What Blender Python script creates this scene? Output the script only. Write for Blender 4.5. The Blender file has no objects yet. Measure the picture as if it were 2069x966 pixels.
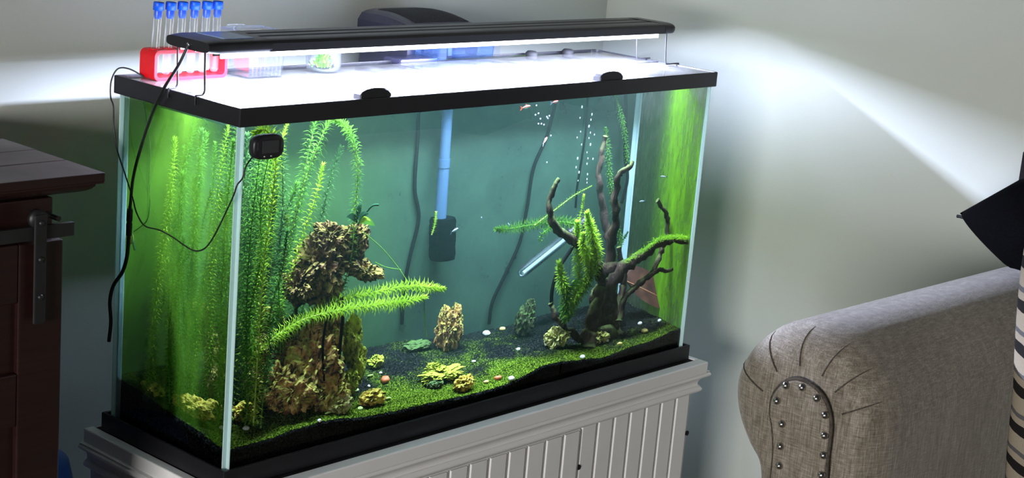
import bpy, bmesh, math, random
import numpy as np
from mathutils import Vector, Matrix, noise
random.seed(7)
sc = bpy.context.scene
col = sc.collection
# ------------------------------------------------------------------ camera
Z0 = 0.70                                   # height of the stand top
L, W, H = 1.232, 0.331, 0.617               # aquarium length, depth, height
CAM = np.array([-1.588, -1.9742, 1.0468 + Z0])
yaw, pitch, roll, FPX = 0.846, 0.2344, 0.0846, 3380.88
_fw = np.array([math.sin(yaw)*math.cos(pitch), math.cos(yaw)*math.cos(pitch), -math.sin(pitch)])
_r = np.array([math.cos(yaw), -math.sin(yaw), 0.0]); _u = np.cross(_r, _fw)
_R = _r*math.cos(roll) + _u*math.sin(roll); _U = -_r*math.sin(roll) + _u*math.cos(roll)
cd = bpy.data.cameras.new('camera'); cam = bpy.data.objects.new('camera', cd); col.objects.link(cam)
cd.sensor_width = 36; cd.lens = 36*FPX/2069; cd.clip_start = 0.05; cd.clip_end = 50
cam.matrix_world = Matrix(((_R[0], _U[0], -_fw[0], CAM[0]), (_R[1], _U[1], -_fw[1], CAM[1]),
                           (_R[2], _U[2], -_fw[2], CAM[2]), (0, 0, 0, 1)))
sc.camera = cam
# ------------------------------------------------------------------ world, light, exposure
w = bpy.data.worlds.new('room_ambient'); sc.world = w; w.use_nodes = True
w.node_tree.nodes['Background'].inputs[0].default_value = (0.86, 0.90, 1.0, 1)
w.node_tree.nodes['Background'].inputs[1].default_value = 0.045
def area(name, loc, target, sx, sy, power, colour, spread=180):
    ld = bpy.data.lights.new(name, 'AREA'); ld.shape = 'RECTANGLE'; ld.size = sx; ld.size_y = sy
    ld.energy = power; ld.color = colour; ld.spread = math.radians(spread)
    o = bpy.data.objects.new(name, ld); col.objects.link(o); o.location = loc
    d = Vector(target) - Vector(loc); o.rotation_euler = d.to_track_quat('-Z', 'Y').to_euler()
    return o
area('window_daylight', (-6.8, -2.9, 1.75), (1.2, -0.3, 0.9), 2.6, 1.2, 480, (1.0, 0.975, 0.95))
LED_POWER = 102.0
sc.view_settings.view_transform = 'Standard'; sc.view_settings.look = 'None'
sc.view_settings.exposure = 0.0; sc.view_settings.gamma = 1.0
sc.view_settings.use_curve_mapping = False
cy = sc.cycles
cy.use_denoising = True
cy.max_bounces = 10; cy.diffuse_bounces = 4; cy.glossy_bounces = 4; cy.transmission_bounces = 6
cy.transparent_max_bounces = 24; cy.volume_bounces = 1
cy.sample_clamp_indirect = 4.0; cy.blur_glossy = 0.5

# ------------------------------------------------------------------ pixel helpers (a photo point at a known depth)
def _ray(px, py):
    d = _fw + _R*(px-1034.5)/FPX - _U*(py-483)/FPX
    return d/np.linalg.norm(d)
def on(px, py, axis, val):
    d = _ray(px, py); return CAM + d*((val-CAM[axis])/d[axis])
GF = 0.012                                  # inner face of the glass
def inw(px, py, val, axis=1, pane='f'):     # through a pane into the water (Snell)
    d = _ray(px, py)
    ax, n = (1, np.array([0, -1.0, 0])) if pane == 'f' else (0, np.array([-1.0, 0, 0]))
    P = CAM + d*((GF-CAM[ax])/d[ax]); c = -d@n; k = 1/1.333
    d2 = k*d + (k*c - math.sqrt(1-k*k*(1-c*c)))*n
    return P + d2*((val-P[axis])/d2[axis])

# ------------------------------------------------------------------ materials
MATS = {}
class NT:
    def __init__(s, name):
        s.m = bpy.data.materials.new(name); s.m.use_nodes = True; s.t = s.m.node_tree
        s.t.nodes.clear(); s.out = s.n('ShaderNodeOutputMaterial'); MATS[name] = s.m
    def n(s, k, **kw):
        x = s.t.nodes.new(k)
        for a, b in kw.items(): setattr(x, a, b)
        return x
    def l(s, a, b): s.t.links.new(a, b)
    def coord(s, kind='Object', scale=(1, 1, 1)):
        c = s.n('ShaderNodeTexCoord'); mp = s.n('ShaderNodeMapping'); mp.inputs['Scale'].default_value = scale
        if kind == 'World':
            g = s.n('ShaderNodeNewGeometry'); s.l(g.outputs['Position'], mp.inputs[0])
        else: s.l(c.outputs[kind], mp.inputs[0])
        return mp.outputs[0]
    def noise(s, vec, scale, detail=3, rough=.55, dist=0):
        x = s.n('ShaderNodeTexNoise'); x.inputs['Scale'].default_value = scale; x.inputs['Detail'].default_value = detail
        x.inputs['Roughness'].default_value = rough; x.inputs['Distortion'].default_value = dist
        s.l(vec, x.inputs['Vector']); return x.outputs['Fac']
    def ramp(s, fac, stops, interp='LINEAR'):
        x = s.n('ShaderNodeValToRGB'); x.color_ramp.interpolation = interp; e = x.color_ramp.elements
        while len(e) < len(stops): e.new(0.5)
        for q, (p, c) in zip(e, stops):
            q.position = p; q.color = (*c, 1) if len(c) == 3 else c
        s.l(fac, x.inputs[0]); return x.outputs[0]
    def mixc(s, f, a, b, mode='MIX'):
        x = s.n('ShaderNodeMix', data_type='RGBA', blend_type=mode)
        for i, v in ((0, f), (6, a), (7, b)):
            if hasattr(v, 'links'): s.l(v, x.inputs[i])
            elif i == 0: x.inputs[0].default_value = v
            else: x.inputs[i].default_value = (*v, 1)
        return x.outputs[2]
    def math(s, op, a, b=0.0, c=0.0):
        x = s.n('ShaderNodeMath', operation=op)
        for i, v in enumerate((a, b, c)):
            if hasattr(v, 'links'): s.l(v, x.inputs[i])
            else: x.inputs[i].default_value = v
        return x.outputs[0]
    def bsdf(s, colour, rough=.5, spec=.5, metal=0, trans=0, ior=1.45, sub=0):
        x = s.n('ShaderNodeBsdfPrincipled')
        if hasattr(colour, 'links'): s.l(colour, x.inputs['Base Color'])
        else: x.inputs['Base Color'].default_value = (*colour, 1)
        if hasattr(rough, 'links'): s.l(rough, x.inputs['Roughness'])
        else: x.inputs['Roughness'].default_value = rough
        x.inputs['Specular IOR Level'].default_value = spec; x.inputs['Metallic'].default_value = metal
        x.inputs['Transmission Weight'].default_value = trans; x.inputs['IOR'].default_value = ior
        return x
    def bump(s, h, bs, strength=.3, dist=.002):
        b = s.n('ShaderNodeBump'); b.inputs['Strength'].default_value = strength; b.inputs['Distance'].default_value = dist
        s.l(h, b.inputs['Height']); s.l(b.outputs[0], bs.inputs['Normal'])
    def surf(s, o): s.l(o, s.out.inputs['Surface']); return s.m
    def mixs(s, f, a, b):
        x = s.n('ShaderNodeMixShader')
        if hasattr(f, 'links'): s.l(f, x.inputs[0])
        else: x.inputs[0].default_value = f
        s.l(a, x.inputs[1]); s.l(b, x.inputs[2]); return x.outputs[0]
    def transp(s, c=(1, 1, 1)):
        x = s.n('ShaderNodeBsdfTransparent')
        if hasattr(c, 'links'): s.l(c, x.inputs[0])
        else: x.inputs[0].default_value = (*c, 1)
        return x.outputs[0]
    def diff(s, c, kind='ShaderNodeBsdfDiffuse'):
        x = s.n(kind)
        if hasattr(c, 'links'): s.l(c, x.inputs[0])
        else: x.inputs[0].default_value = (*c, 1)
        return x.outputs[0]
    def gloss(s, c=(1, 1, 1), r=0.02):
        x = s.n('ShaderNodeBsdfGlossy'); x.inputs[0].default_value = (*c, 1); x.inputs['Roughness'].default_value = r
        return x.outputs[0]
    def fres(s, ior=1.45):
        x = s.n('ShaderNodeFresnel'); x.inputs[0].default_value = ior; return x.outputs[0]

def plain(name, c, rough=.5, spec=.5, metal=0, var=.08, scale=40, bump=0):
    t = NT(name); v = t.coord('Object'); n = t.noise(v, scale)
    cc = t.ramp(n, [(.3, tuple(x*(1-var) for x in c)), (.7, tuple(min(1, x*(1+var)) for x in c))])
    b = t.bsdf(cc, rough, spec, metal)
    if bump: t.bump(n, b, bump, .001)
    return t.surf(b.outputs[0])

plain('white_paint', (.80, .79, .78), .45, var=.02, scale=8)
plain('black_plastic', (.012, .012, .015), .38, .4)
plain('black_matte', (.006, .006, .007), .7, .25)
plain('dark_blue_plastic', (.018, .018, .035), .35, .5)
plain('lamp_metal', (.012, .012, .016), .4, .5)
plain('red_plastic', (.72, .004, .012), .35)
plain('blue_cap', (.004, .10, .75), .4)
plain('blue_tub', (.03, .10, .38), .4)
plain('iron', (.012, .012, .013), .45, .5, var=.2)
plain('cable_black', (.0025, .003, .003), .8, .05)
plain('wire', (.01, .01, .012), .4, .5)
plain('nail_metal', (.42, .40, .38), .22, .5, 1.0)
plain('silver', (.6, .6, .62), .25, .5, 1.0)
plain('fish_red', (.75, .07, .02), .4); plain('fish_white', (.75, .76, .74), .35)
plain('fish_silver', (.62, .70, .72), .25); plain('fish_dark', (.02, .05, .06), .35)
plain('pebble_white', (.80, .80, .74), .6, var=.12, scale=120)
plain('pebble_yellow', (.62, .50, .14), .6, var=.25, scale=120)
plain('leaf_rib', (.32, .14, .06), .6)
plain('pebble_orange', (.45, .12, .03), .6, var=.25, scale=120)
plain('heater_core', (.75, .80, .82), .2, .6)
plain('screen_grey', (.028, .030, .034), .3, .5)
plain('sponge', (.0016, .003, .0032), .95, .0, var=.5, scale=300, bump=.8)

t = NT('wall_paint'); v = t.coord('World'); n = t.noise(v, 160, 4); n2 = t.noise(v, 1.5, 2)
b = t.bsdf(t.ramp(n2, [(.3, (.45, .475, .435)), (.7, (.475, .50, .46))]), .75, .25); t.bump(n, b, .12, .002); t.surf(b.outputs[0])
t = NT('floor_carpet'); v = t.coord('World'); n = t.noise(v, 300, 4)
b = t.bsdf(t.ramp(n, [(.3, (.16, .14, .12)), (.7, (.26, .23, .20))]), .95, .1); t.bump(n, b, .5, .004); t.surf(b.outputs[0])

t = NT('dark_wood'); v = t.coord('Object', (3, 30, 60)); n = t.noise(v, 1.2, 6, .6, .6); n2 = t.noise(t.coord('Object'), 5, 3)
c = t.ramp(n, [(.25, (.008, .0028, .0025)), (.6, (.020, .006, .005)), (.85, (.035, .012, .009))])
c = t.mixc(n2, c, (.016, .006, .005))
b = t.bsdf(c, t.ramp(n2, [(.3, (.30,)*3), (.7, (.5,)*3)]), .45); t.bump(n, b, .15, .002); t.surf(b.outputs[0])

# clear glass: transparent with Fresnel reflection
def glass(name, tint, refl=1.0, rough=.0, haze=0.0, hazecol=(.9, .95, 1)):
    t = NT(name); f = t.math('MULTIPLY', t.fres(1.45), refl)
    body = t.transp(tint)
    if haze: body = t.mixs(haze, body, t.mixs(.5, t.diff(hazecol), t.diff(hazecol, 'ShaderNodeBsdfTranslucent')))
    return t.surf(t.mixs(f, body, t.gloss((1, 1, 1), rough)))
glass('tank_glass', (.98, .995, .99), .045)
glass('clear_plastic', (.97, .98, 1.0), .40, .05, .004, (.85, .88, 1.0))
glass('tube_glass', (.97, .98, .99), .5, .15, .07)
glass('blue_clear_plastic', (.50, .66, .90), .5, .08, .05, (.35, .50, .85))
glass('clear_edge', (.9, .92, 1.0), .5, .1, .10, (.8, .84, 1.0))
glass('heater_glass', (.86, .93, .95), .9, .03, .02)
t = NT('lid_glass'); v = t.coord('World'); n = t.noise(v, 26, 6, .7)
hz = t.ramp(n, [(.32, (.10,)*3), (.66, (.24,)*3)])
hb = t.mixs(.5, t.diff((.92, .93, .95)), t.diff((.92, .93, .95), 'ShaderNodeBsdfTranslucent'))
t.surf(t.mixs(t.math('MULTIPLY', t.fres(1.5), 1.3), t.mixs(hz, t.transp((.97, .98, 1)), hb), t.gloss((1, 1, 1), .10)))
t = NT('silicone_edge_glow')  # silicone, with the glow of the edge-lit glass put into its pale colour
t.surf(t.mixs(.5, t.diff((.80, .97, .98)), t.diff((.80, .97, .98), 'ShaderNodeBsdfTranslucent')))
t = NT('water_interface'); x = t.n('ShaderNodeBsdfRefraction'); x.inputs['IOR'].default_value = 1.333; x.inputs['Roughness'].default_value = 0
x.inputs[0].default_value = (1, 1, 1, 1); t.surf(x.outputs[0])
t = NT('water_volume'); a = t.n('ShaderNodeVolumeScatter'); b = t.n('ShaderNodeVolumeAbsorption'); c = t.n('ShaderNodeAddShader')
a.inputs['Color'].default_value = (.45, .90, .72, 1); a.inputs['Density'].default_value = .07; a.inputs['Anisotropy'].default_value = .2
b.inputs['Color'].default_value = (.60, .92, .82, 1); b.inputs['Density'].default_value = .65
t.l(a.outputs[0], c.inputs[0]); t.l(b.outputs[0], c.inputs[1]); t.l(c.outputs[0], t.out.inputs['Volume'])

# algae growing on the inside of the panes
def film(name, cols, lo, hi, nscale, stretch=(1, 1, 1), extra=None, trans=.6):
    t = NT(name); v = t.coord('World', stretch); n = t.noise(v, nscale, 5, .6, .3); n2 = t.noise(v, nscale*7, 4, .6)
    cc = t.ramp(n, [(.3, cols[0]), (.7, cols[1])])
    f = t.math('ADD', t.math('MULTIPLY', n, .6), t.math('MULTIPLY', n2, .4))
    al = t.ramp(f, [(.35, (lo,)*3), (.65, (hi,)*3)])
    if extra: cc, al = extra(t, cc, al)
    lay = t.mixs(trans, t.diff(cc), t.diff(cc, 'ShaderNodeBsdfTranslucent'))
    return t.surf(t.mixs(al, t.transp(), lay))
def back_extra(t, cc, al):
    g = t.n('ShaderNodeNewGeometry'); s = t.n('ShaderNodeSeparateXYZ'); t.l(g.outputs['Position'], s.inputs[0])
    fx = t.n('ShaderNodeMapRange'); fx.inputs[1].default_value = .62; fx.inputs[2].default_value = .15; t.l(s.outputs[0], fx.inputs[0])
    cc = t.mixc(fx.outputs[0], cc, (.045, .13, .012)); return cc, al
film('back_algae', ((.023, .052, .038), (.044, .094, .060)), .86, .97, 6, (1, 1, 1), back_extra, .3)
film('left_algae', ((.05, .17, .010), (.12, .29, .02)), .26, .60, 5, (1, 1.8, .7), None, .75)
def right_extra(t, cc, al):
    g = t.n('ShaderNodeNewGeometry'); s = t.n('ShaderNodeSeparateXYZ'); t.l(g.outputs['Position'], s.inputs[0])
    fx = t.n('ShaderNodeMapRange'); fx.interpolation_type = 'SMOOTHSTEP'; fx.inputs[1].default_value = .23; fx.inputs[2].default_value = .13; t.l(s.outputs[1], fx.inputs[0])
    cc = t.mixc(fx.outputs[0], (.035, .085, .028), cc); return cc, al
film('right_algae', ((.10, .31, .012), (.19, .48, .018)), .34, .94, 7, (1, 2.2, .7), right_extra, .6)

# soil with algae
t = NT('soil'); v = t.coord('World'); n = t.noise(v, 300, 2); n1 = t.noise(v, 11, 4, .6); n3 = t.noise(v, 260, 3)
g = t.n('ShaderNodeNewGeometry'); s = t.n('ShaderNodeSeparateXYZ'); t.l(g.outputs['Position'], s.inputs[0])
fy = t.n('ShaderNodeMapRange'); fy.inputs[1].default_value = .16; fy.inputs[2].default_value = .02; t.l(s.outputs[1], fy.inputs[0])
fx = t.n('ShaderNodeMapRange'); fx.inputs[1].default_value = 1.05; fx.inputs[2].default_value = .70; t.l(s.outputs[0], fx.inputs[0])
m = t.math('ADD', t.math('MULTIPLY', fy.outputs[0], .38), t.math('MULTIPLY', n1, 1.0))
m = t.math('ADD', m, t.math('MULTIPLY', fx.outputs[0], .16))
m = t.math('ADD', m, t.math('MULTIPLY', t.math('SUBTRACT', n3, .5), .55))
mask = t.ramp(m, [(.66, (0, 0, 0)), (.84, (1, 1, 1))])
sx = t.n('ShaderNodeSeparateXYZ'); t.l(g.outputs['True Normal'], sx.inputs[0])
up = t.n('ShaderNodeMapRange'); up.inputs[1].default_value = .1; up.inputs[2].default_value = .35; t.l(sx.outputs[2], up.inputs[0])
mask = t.math('MULTIPLY', mask, up.outputs[0])
dark = t.ramp(n, [(.40, (.0015, .002, .002)), (.58, (.008, .010, .009)), (.72, (.026, .031, .027))])
green = t.ramp(n, [(.36, (.003, .008, .001)), (.5, (.026, .055, .004)), (.66, (.115, .175, .014))])
b = t.bsdf(t.mixc(mask, dark, green), .9, .0); t.bump(n, b, .8, .003); t.surf(b.outputs[0])
plain('soil_packed', (.004, .004, .004), .9, .1)

def rockmat(name, cols, algae, am):
    t = NT(name); v = t.coord('Object'); n = t.noise(v, 22, 5, .6, 1.2); n2 = t.noise(v, 60, 4, .65, .8); n3 = t.noise(v, 9, 3)
    c = t.ramp(n, [(.25, cols[0]), (.42, cols[1]), (.58, cols[2]), (.75, cols[3])])
    c = t.mixc(t.ramp(n2, [(.40, (0, 0, 0)), (.54, (1, 1, 1))]), cols[0], c)
    g = t.n('ShaderNodeNewGeometry'); s = t.n('ShaderNodeSeparateXYZ'); t.l(g.outputs['Normal'], s.inputs[0])
    f = t.math('MULTIPLY', t.math('ADD', t.math('MULTIPLY', s.outputs[2], .5), t.math('MULTIPLY', n3, .9)), am)
    c = t.mixc(t.ramp(f, [(.45, (0, 0, 0)), (.8, (1, 1, 1))]), c, algae)
    b = t.bsdf(c, .8, .2); t.bump(n2, b, .7, .004); return t.surf(b.outputs[0])
rockmat('rock_brown', [(0.025, 0.012, 0.009), (0.205, 0.091, 0.034), (0.480, 0.276, 0.091), (0.850, 0.601, 0.240)], (0.336, 0.372, 0.053), .9)
rockmat('rock_dark', [(0.009, 0.006, 0.006), (0.053, 0.026, 0.018), (0.205, 0.116, 0.049), (0.499, 0.339, 0.133)], (0.356, 0.321, 0.062), .8)
rockmat('rock_green', [(0.016, 0.016, 0.005), (0.139, 0.155, 0.019), (0.326, 0.357, 0.039), (0.558, 0.527, 0.093)], (0.310, 0.388, 0.031), 1.1)
rockmat('rock_yellow', [(0.067, 0.033, 0.009), (0.450, 0.293, 0.045), (0.809, 0.563, 0.102), (0.850, 0.850, 0.293)], (0.428, 0.450, 0.049), .8)
rockmat('rock_pale', [(0.055, 0.048, 0.014), (0.335, 0.307, 0.094), (0.595, 0.576, 0.317), (0.850, 0.850, 0.781)], (0.317, 0.372, 0.055), .8)
rockmat('rock_mossy', [(0.012, 0.016, 0.008), (0.043, 0.050, 0.022), (0.093, 0.101, 0.043), (0.155, 0.139, 0.070)], (0.046, 0.093, 0.019), 1.0)

def leafmat(name, a, b_, tr=.45):
    t = NT(name); v = t.coord('World'); n = t.noise(v, 18, 3)
    c = t.ramp(n, [(.3, a), (.7, b_)])
    return t.surf(t.mixs(tr, t.diff(c), t.diff(c, 'ShaderNodeBsdfTranslucent')))
leafmat('leaf_bright', (.20, .40, .025), (.40, .60, .06)); leafmat('leaf_mid', (.05, .17, .02), (.11, .28, .03))
leafmat('leaf_dark', (.03, .10, .025), (.07, .18, .04)); leafmat('leaf_deep', (.015, .06, .03), (.03, .11, .05), .25)
leafmat('leaf_lime', (.50, .66, .18), (.70, .82, .36), .3)
leafmat('stem_pale', (.50, .62, .14), (.66, .74, .25), .3); leafmat('stem_green', (.09, .25, .04), (.16, .34, .06), .2)
leafmat('moss', (.10, .28, .012), (.26, .50, .03), .3)
t = NT('driftwood'); v = t.coord('Object', (1, 1, .25)); n = t.noise(v, 55, 5, .65, .8); n2 = t.noise(t.coord('Object'), 9, 4)
c = t.ramp(n, [(.3, (.008, .005, .004)), (.55, (.035, .022, .015)), (.75, (.10, .075, .042))])
g = t.n('ShaderNodeNewGeometry'); s = t.n('ShaderNodeSeparateXYZ'); t.l(g.outputs['Normal'], s.inputs[0])
f = t.math('ADD', t.math('MULTIPLY', s.outputs[2], .45), n2)
c = t.mixc(t.ramp(f, [(.62, (0, 0, 0)), (.9, (1, 1, 1))]), c, (.075, .105, .028))
b = t.bsdf(c, .85, .15); t.bump(n, b, 1.0, .008); t.surf(b.outputs[0])
t = NT('dry_leaf'); v = t.coord('Object'); n = t.noise(v, 30, 5, .6)
t.surf(t.bsdf(t.ramp(n, [(.3, (.018, .006, .004)), (.55, (.055, .020, .010)), (.75, (.07, .055, .02))]), .7, .2).outputs[0])

# linen upholstery
t = NT('linen'); v1 = t.coord('Object', (1, 1, .06)); v2 = t.coord('Object', (.08, .08, 1)); na = t.noise(v1, 650, 3, .6); nb = t.noise(v2, 650, 3, .6)
n3 = t.noise(t.coord('Object', (1, 1, .1)), 90, 3)
wv = t.math('ADD', t.math('MULTIPLY', na, .45), t.math('ADD', t.math('MULTIPLY', nb, .35), t.math('MULTIPLY', n3, .2)))
c = t.ramp(wv, [(.36, (.085, .070, .052)), (.5, (.185, .16, .125)), (.64, (.33, .30, .25))])
b = t.bsdf(c, .9, .15); b.inputs['Sheen Weight'].default_value = .25; t.bump(wv, b, .5, .002); t.surf(b.outputs[0])
t = NT('seam_thread'); t.surf(t.bsdf(t.ramp(t.noise(t.coord('Object'), 200), [(.4, (.05, .042, .035)), (.6, (.08, .068, .055))]), .9, .1).outputs[0])
t = NT('black_cloth'); v = t.coord('Object'); n = t.noise(v, 500, 2)
b = t.bsdf(t.ramp(n, [(.3, (.0015, .0015, .002)), (.7, (.004, .004, .005))]), .95, .02); t.bump(n, b, .4, .001); t.surf(b.outputs[0])
t = NT('striped_cloth'); v = t.coord('Object'); s = t.n('ShaderNodeSeparateXYZ'); t.l(v, s.inputs[0])
wob = t.math('MULTIPLY', t.math('SUBTRACT', t.noise(v, 12, 2), .5), .012)
ph = t.math('FRACT', t.math('MULTIPLY', t.math('ADD', s.outputs[2], wob), 1/.064))
cr = (.44, .38, .29)
c = t.ramp(ph, [(0, (.008, .008, .009)), (.27, cr), (.46, (.13, .13, .135)), (.58, cr), (.9999, cr)], 'CONSTANT')
n = t.noise(t.coord('Object', (1, 1, 1)), 400, 2)
b = t.bsdf(t.mixc(t.math('MULTIPLY', n, .35), c, (.05, .045, .04)), .9, .15); t.bump(n, b, .5, .001); t.surf(b.outputs[0])
t = NT('blue_sticker'); v = t.coord('Object'); n = t.noise(v, 60)
t.surf(t.bsdf(t.ramp(n, [(.3, (.16, .28, .50)), (.7, (.34, .46, .68))]), .3).outputs[0])
t = NT('led_diffuser'); e = t.n('ShaderNodeEmission'); e.inputs[0].default_value = (.86, .90, 1, 1); e.inputs[1].default_value = 6.0; t.surf(e.outputs[0])
t = NT('intake_plastic'); t.surf(t.mixs(.55, t.bsdf((.085, .17, .27), .3).outputs[0], t.diff((.10, .20, .32), 'ShaderNodeBsdfTranslucent')))
t = NT('bubble_skin'); t.surf(t.mixs(.55, t.transp(), t.mixs(.4, t.diff((.9, .95, .95)), t.gloss((1, 1, 1), .1))))
M = MATS

# ------------------------------------------------------------------ geometry helpers
def origin(o):
    while o.parent: o = o.parent
    return Vector(o.location)
def empty(name, loc, label, cat, group=None):
    o = bpy.data.objects.new(name, None); col.objects.link(o); o.location = loc; o.empty_display_size = .02
    o['label'] = label; o['category'] = cat
    if group: o['group'] = group
    return o
def tag(o, label, cat, group=None, kind=None):
    o['label'] = label; o['category'] = cat
    if group: o['group'] = group
    if kind: o['kind'] = kind
    return o
class G:
    """collects shapes in world coordinates; out() links them as one mesh object"""
    def __init__(s): s.v = []; s.f = []; s.sm = []
    def add(s, v, f, smooth=True):
        k = len(s.v); s.v += [tuple(map(float, p)) for p in v]; s.f += [tuple(i+k for i in q) for q in f]; s.sm += [smooth]*len(f); return s
    def bm(s, bm, smooth=False):
        bm.verts.index_update()
        s.add([v.co for v in bm.verts], [[v.index for v in f.verts] for f in bm.faces], smooth); bm.free(); return s
    def box(s, lo, hi, bev=0, seg=2, rot=None, smooth=False):
        lo, hi = Vector(lo), Vector(hi); c = (lo+hi)/2; d = hi-lo
        bm = bmesh.new(); bmesh.ops.create_cube(bm, size=1)
        for v in bm.verts: v.co = Vector((v.co.x*d.x, v.co.y*d.y, v.co.z*d.z))
        if bev: bmesh.ops.bevel(bm, geom=bm.edges[:], offset=min(bev, min(d)*.49), segments=seg, profile=.5, affect='EDGES')
        for v in bm.verts:
            if rot is not None: v.co = rot @ v.co
            v.co += c
        return s.bm(bm, smooth)
    def loft(s, loops, closed=True, caps=(False, False), smooth=True):
        n = len(loops[0]); v = [p for lp in loops for p in lp]; f = []
        for a in range(len(loops)-1):
            for i in range(n if closed else n-1):
                j = (i+1) % n; f.append((a*n+i, a*n+j, (a+1)*n+j, (a+1)*n+i))
        s.add(v, f, smooth)
        for k, cp in zip((0, len(loops)-1), caps):
            if cp: s.add(loops[k], [tuple(range(n)) if k else tuple(range(n))[::-1]], False)
        return s
    def tube(s, pts, rad, seg=8, caps=True, wob=0, smooth=True):
        pts = [Vector(p) for p in pts]; n = len(pts)
        rad = [rad]*n if not hasattr(rad, '__len__') else rad
        up = None; loops = []
        for i, p in enumerate(pts):
            d = (pts[min(i+1, n-1)] - pts[max(i-1, 0)]).normalized()
            if up is None: up = d.orthogonal().normalized()
            up = (up - d*up.dot(d)).normalized(); sd = d.cross(up)
            lp = []
            for k in range(seg):
                a = 2*math.pi*k/seg; r = rad[i]
                q = p + (up*math.cos(a) + sd*math.sin(a))*r
                if wob: q = p + (q-p)*(1 + wob*noise.noise(q*(.45/max(r, .004))))
                lp.append(q)
            loops.append(lp)
        return s.loft(loops, True, (caps, caps), smooth)
    def lathe(s, c, prof, seg=24, axis=(0, 0, 1), smooth=True):
        q = Vector((0, 0, 1)).rotation_difference(Vector(axis)); loops = []
        for r, h in prof:
            loops.append([Vector(c) + q @ Vector((r*math.cos(2*math.pi*k/seg), r*math.sin(2*math.pi*k/seg), h)) for k in range(seg)])
        return s.loft(loops, True, (prof[0][0] > 1e-5, prof[-1][0] > 1e-5), smooth)
    def ico(s, c, r, sub=2, fn=None, smooth=True, rot=None):
        bm = bmesh.new(); bmesh.ops.create_icosphere(bm, subdivisions=sub, radius=1)
        r = Vector((r, r, r)) if not hasattr(r, '__len__') else Vector(r)
        for v in bm.verts:
            u = v.co.copy(); k = fn(u) if fn else 1
            q = Vector((u.x*r.x, u.y*r.y, u.z*r.z))*k
            if rot is not None: q = rot @ q
            v.co = q + Vector(c)
        return s.bm(bm, smooth)
    def out(s, name, mat, parent=None, loc=None):
        me = bpy.data.meshes.new(name)
        org = origin(parent) if parent else Vector(loc if loc is not None else (0, 0, 0))
        me.from_pydata([Vector(p)-org for p in s.v], [], s.f); me.update()
        me.polygons.foreach_set('use_smooth', s.sm)
        bm = bmesh.new(); bm.from_mesh(me); bmesh.ops.recalc_face_normals(bm, faces=bm.faces[:]); bm.to_mesh(me); bm.free()
        me.materials.append(mat if not isinstance(mat, str) else M[mat])
        o = bpy.data.objects.new(name, me); col.objects.link(o)
        if parent: o.parent = parent
        else: o.location = org
        return o
def smooth_path(pts, n=8):
    """Catmull-Rom through points"""
    P = [Vector(p) for p in pts]; P = [P[0]*2-P[1]] + P + [P[-1]*2-P[-2]]; out = []
    for i in range(1, len(P)-2):
        a, b, c, d = P[i-1:i+3]
        for k in range(n):
            t = k/n
            out.append(.5*((2*b) + (c-a)*t + (2*a-5*b+4*c-d)*t*t + (3*b-a-3*c+d)*t**3))
    out.append(P[-2]); return out
def mould(g, prof, x0, x1, y0, y1):
    """profile (offset outwards, z) run round back-left, front-left, front-right, back-right"""
    g.loft([[(x0-o, y1, z) for o, z in prof], [(x0-o, y0-o, z) for o, z in prof],
            [(x1+o, y0-o, z) for o, z in prof], [(x1+o, y1, z) for o, z in prof]], False, smooth=False)
    return g
# ------------------------------------------------------------------ the setting
YB, XR = 0.571, 1.557
def struct(o): o['kind'] = 'structure'; return o
struct(G().box((-3.2, -5.0, -.1), (XR+.1, YB+.1, 0)).out('floor', 'floor_carpet'))
struct(G().box((-3.2, YB, 0), (XR+.1, YB+.1, 2.6)).out('wall_back', 'wall_paint'))
struct(G().box((XR, -5.0, 0), (XR+.1, YB, 2.6)).out('wall_right', 'wall_paint'))
struct(G().box((-3.2, YB-.014, 0), (XR, YB, .10), .004).out('baseboard_back', 'white_paint'))
struct(G().box((XR-.014, -5.0, 0), (XR, YB-.014, .10), .004).out('baseboard_right', 'white_paint'))

# ------------------------------------------------------------------ aquarium stand
st = empty('aquarium_stand', (L/2, W/2, 0), 'white painted stand with beadboard front and moulded edge under the aquarium', 'stand')
zb = Z0
g = G(); g.box((-.006, -.010, .02), (L+.016, .012, zb-.075)); g.box((-.006, -.010, .02), (.012, .36, zb-.075)); g.box((L, -.010, .02), (L+.016, .36, zb-.075)); g.box((-.006, .345, .02), (L+.016, .36, zb-.075))
g.box((-.006, -.01, .02), (L+.016, .36, .04))
g.out('carcass', 'white_paint', st)
G().box((-.004, -.012, zb-.03), (L+.012, .352, zb-.002)).out('black_top_panel', 'black_matte', st)
g = G()
for lo, hi in (((-.024, -.040, zb-.026), (L+.027, -.014, zb)), ((-.024, -.014, zb-.026), (-.004, .358, zb)), ((L+.012, -.014, zb-.026), (L+.027, .358, zb))):
    g.box(lo, hi, .0025)
g.out('top_border', 'white_paint', st)
def arc(o0, z0, o1, z1, bul, n=6):
    r = []
    for i in range(n+1):
        t = i/n; r.append((o0+(o1-o0)*t + bul*math.sin(math.pi*t), z0+(z1-z0)*t))
    return r
X0, X1, Y0, Y1 = -.006, L+.016, -.010, .358
prof = [(0, zb-.024), (.026, zb-.024)] + arc(.024, zb-.026, .024, zb-.037, .0045) + arc(.021, zb-.037, .010, zb-.058, -.005) + [(.014, zb-.058)] + arc(.012, zb-.059, .010, zb-.074, .006) + [(0, zb-.075)]
mould(G(), prof, X0, X1, Y0, Y1).out('moulding', 'white_paint', st)
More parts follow.
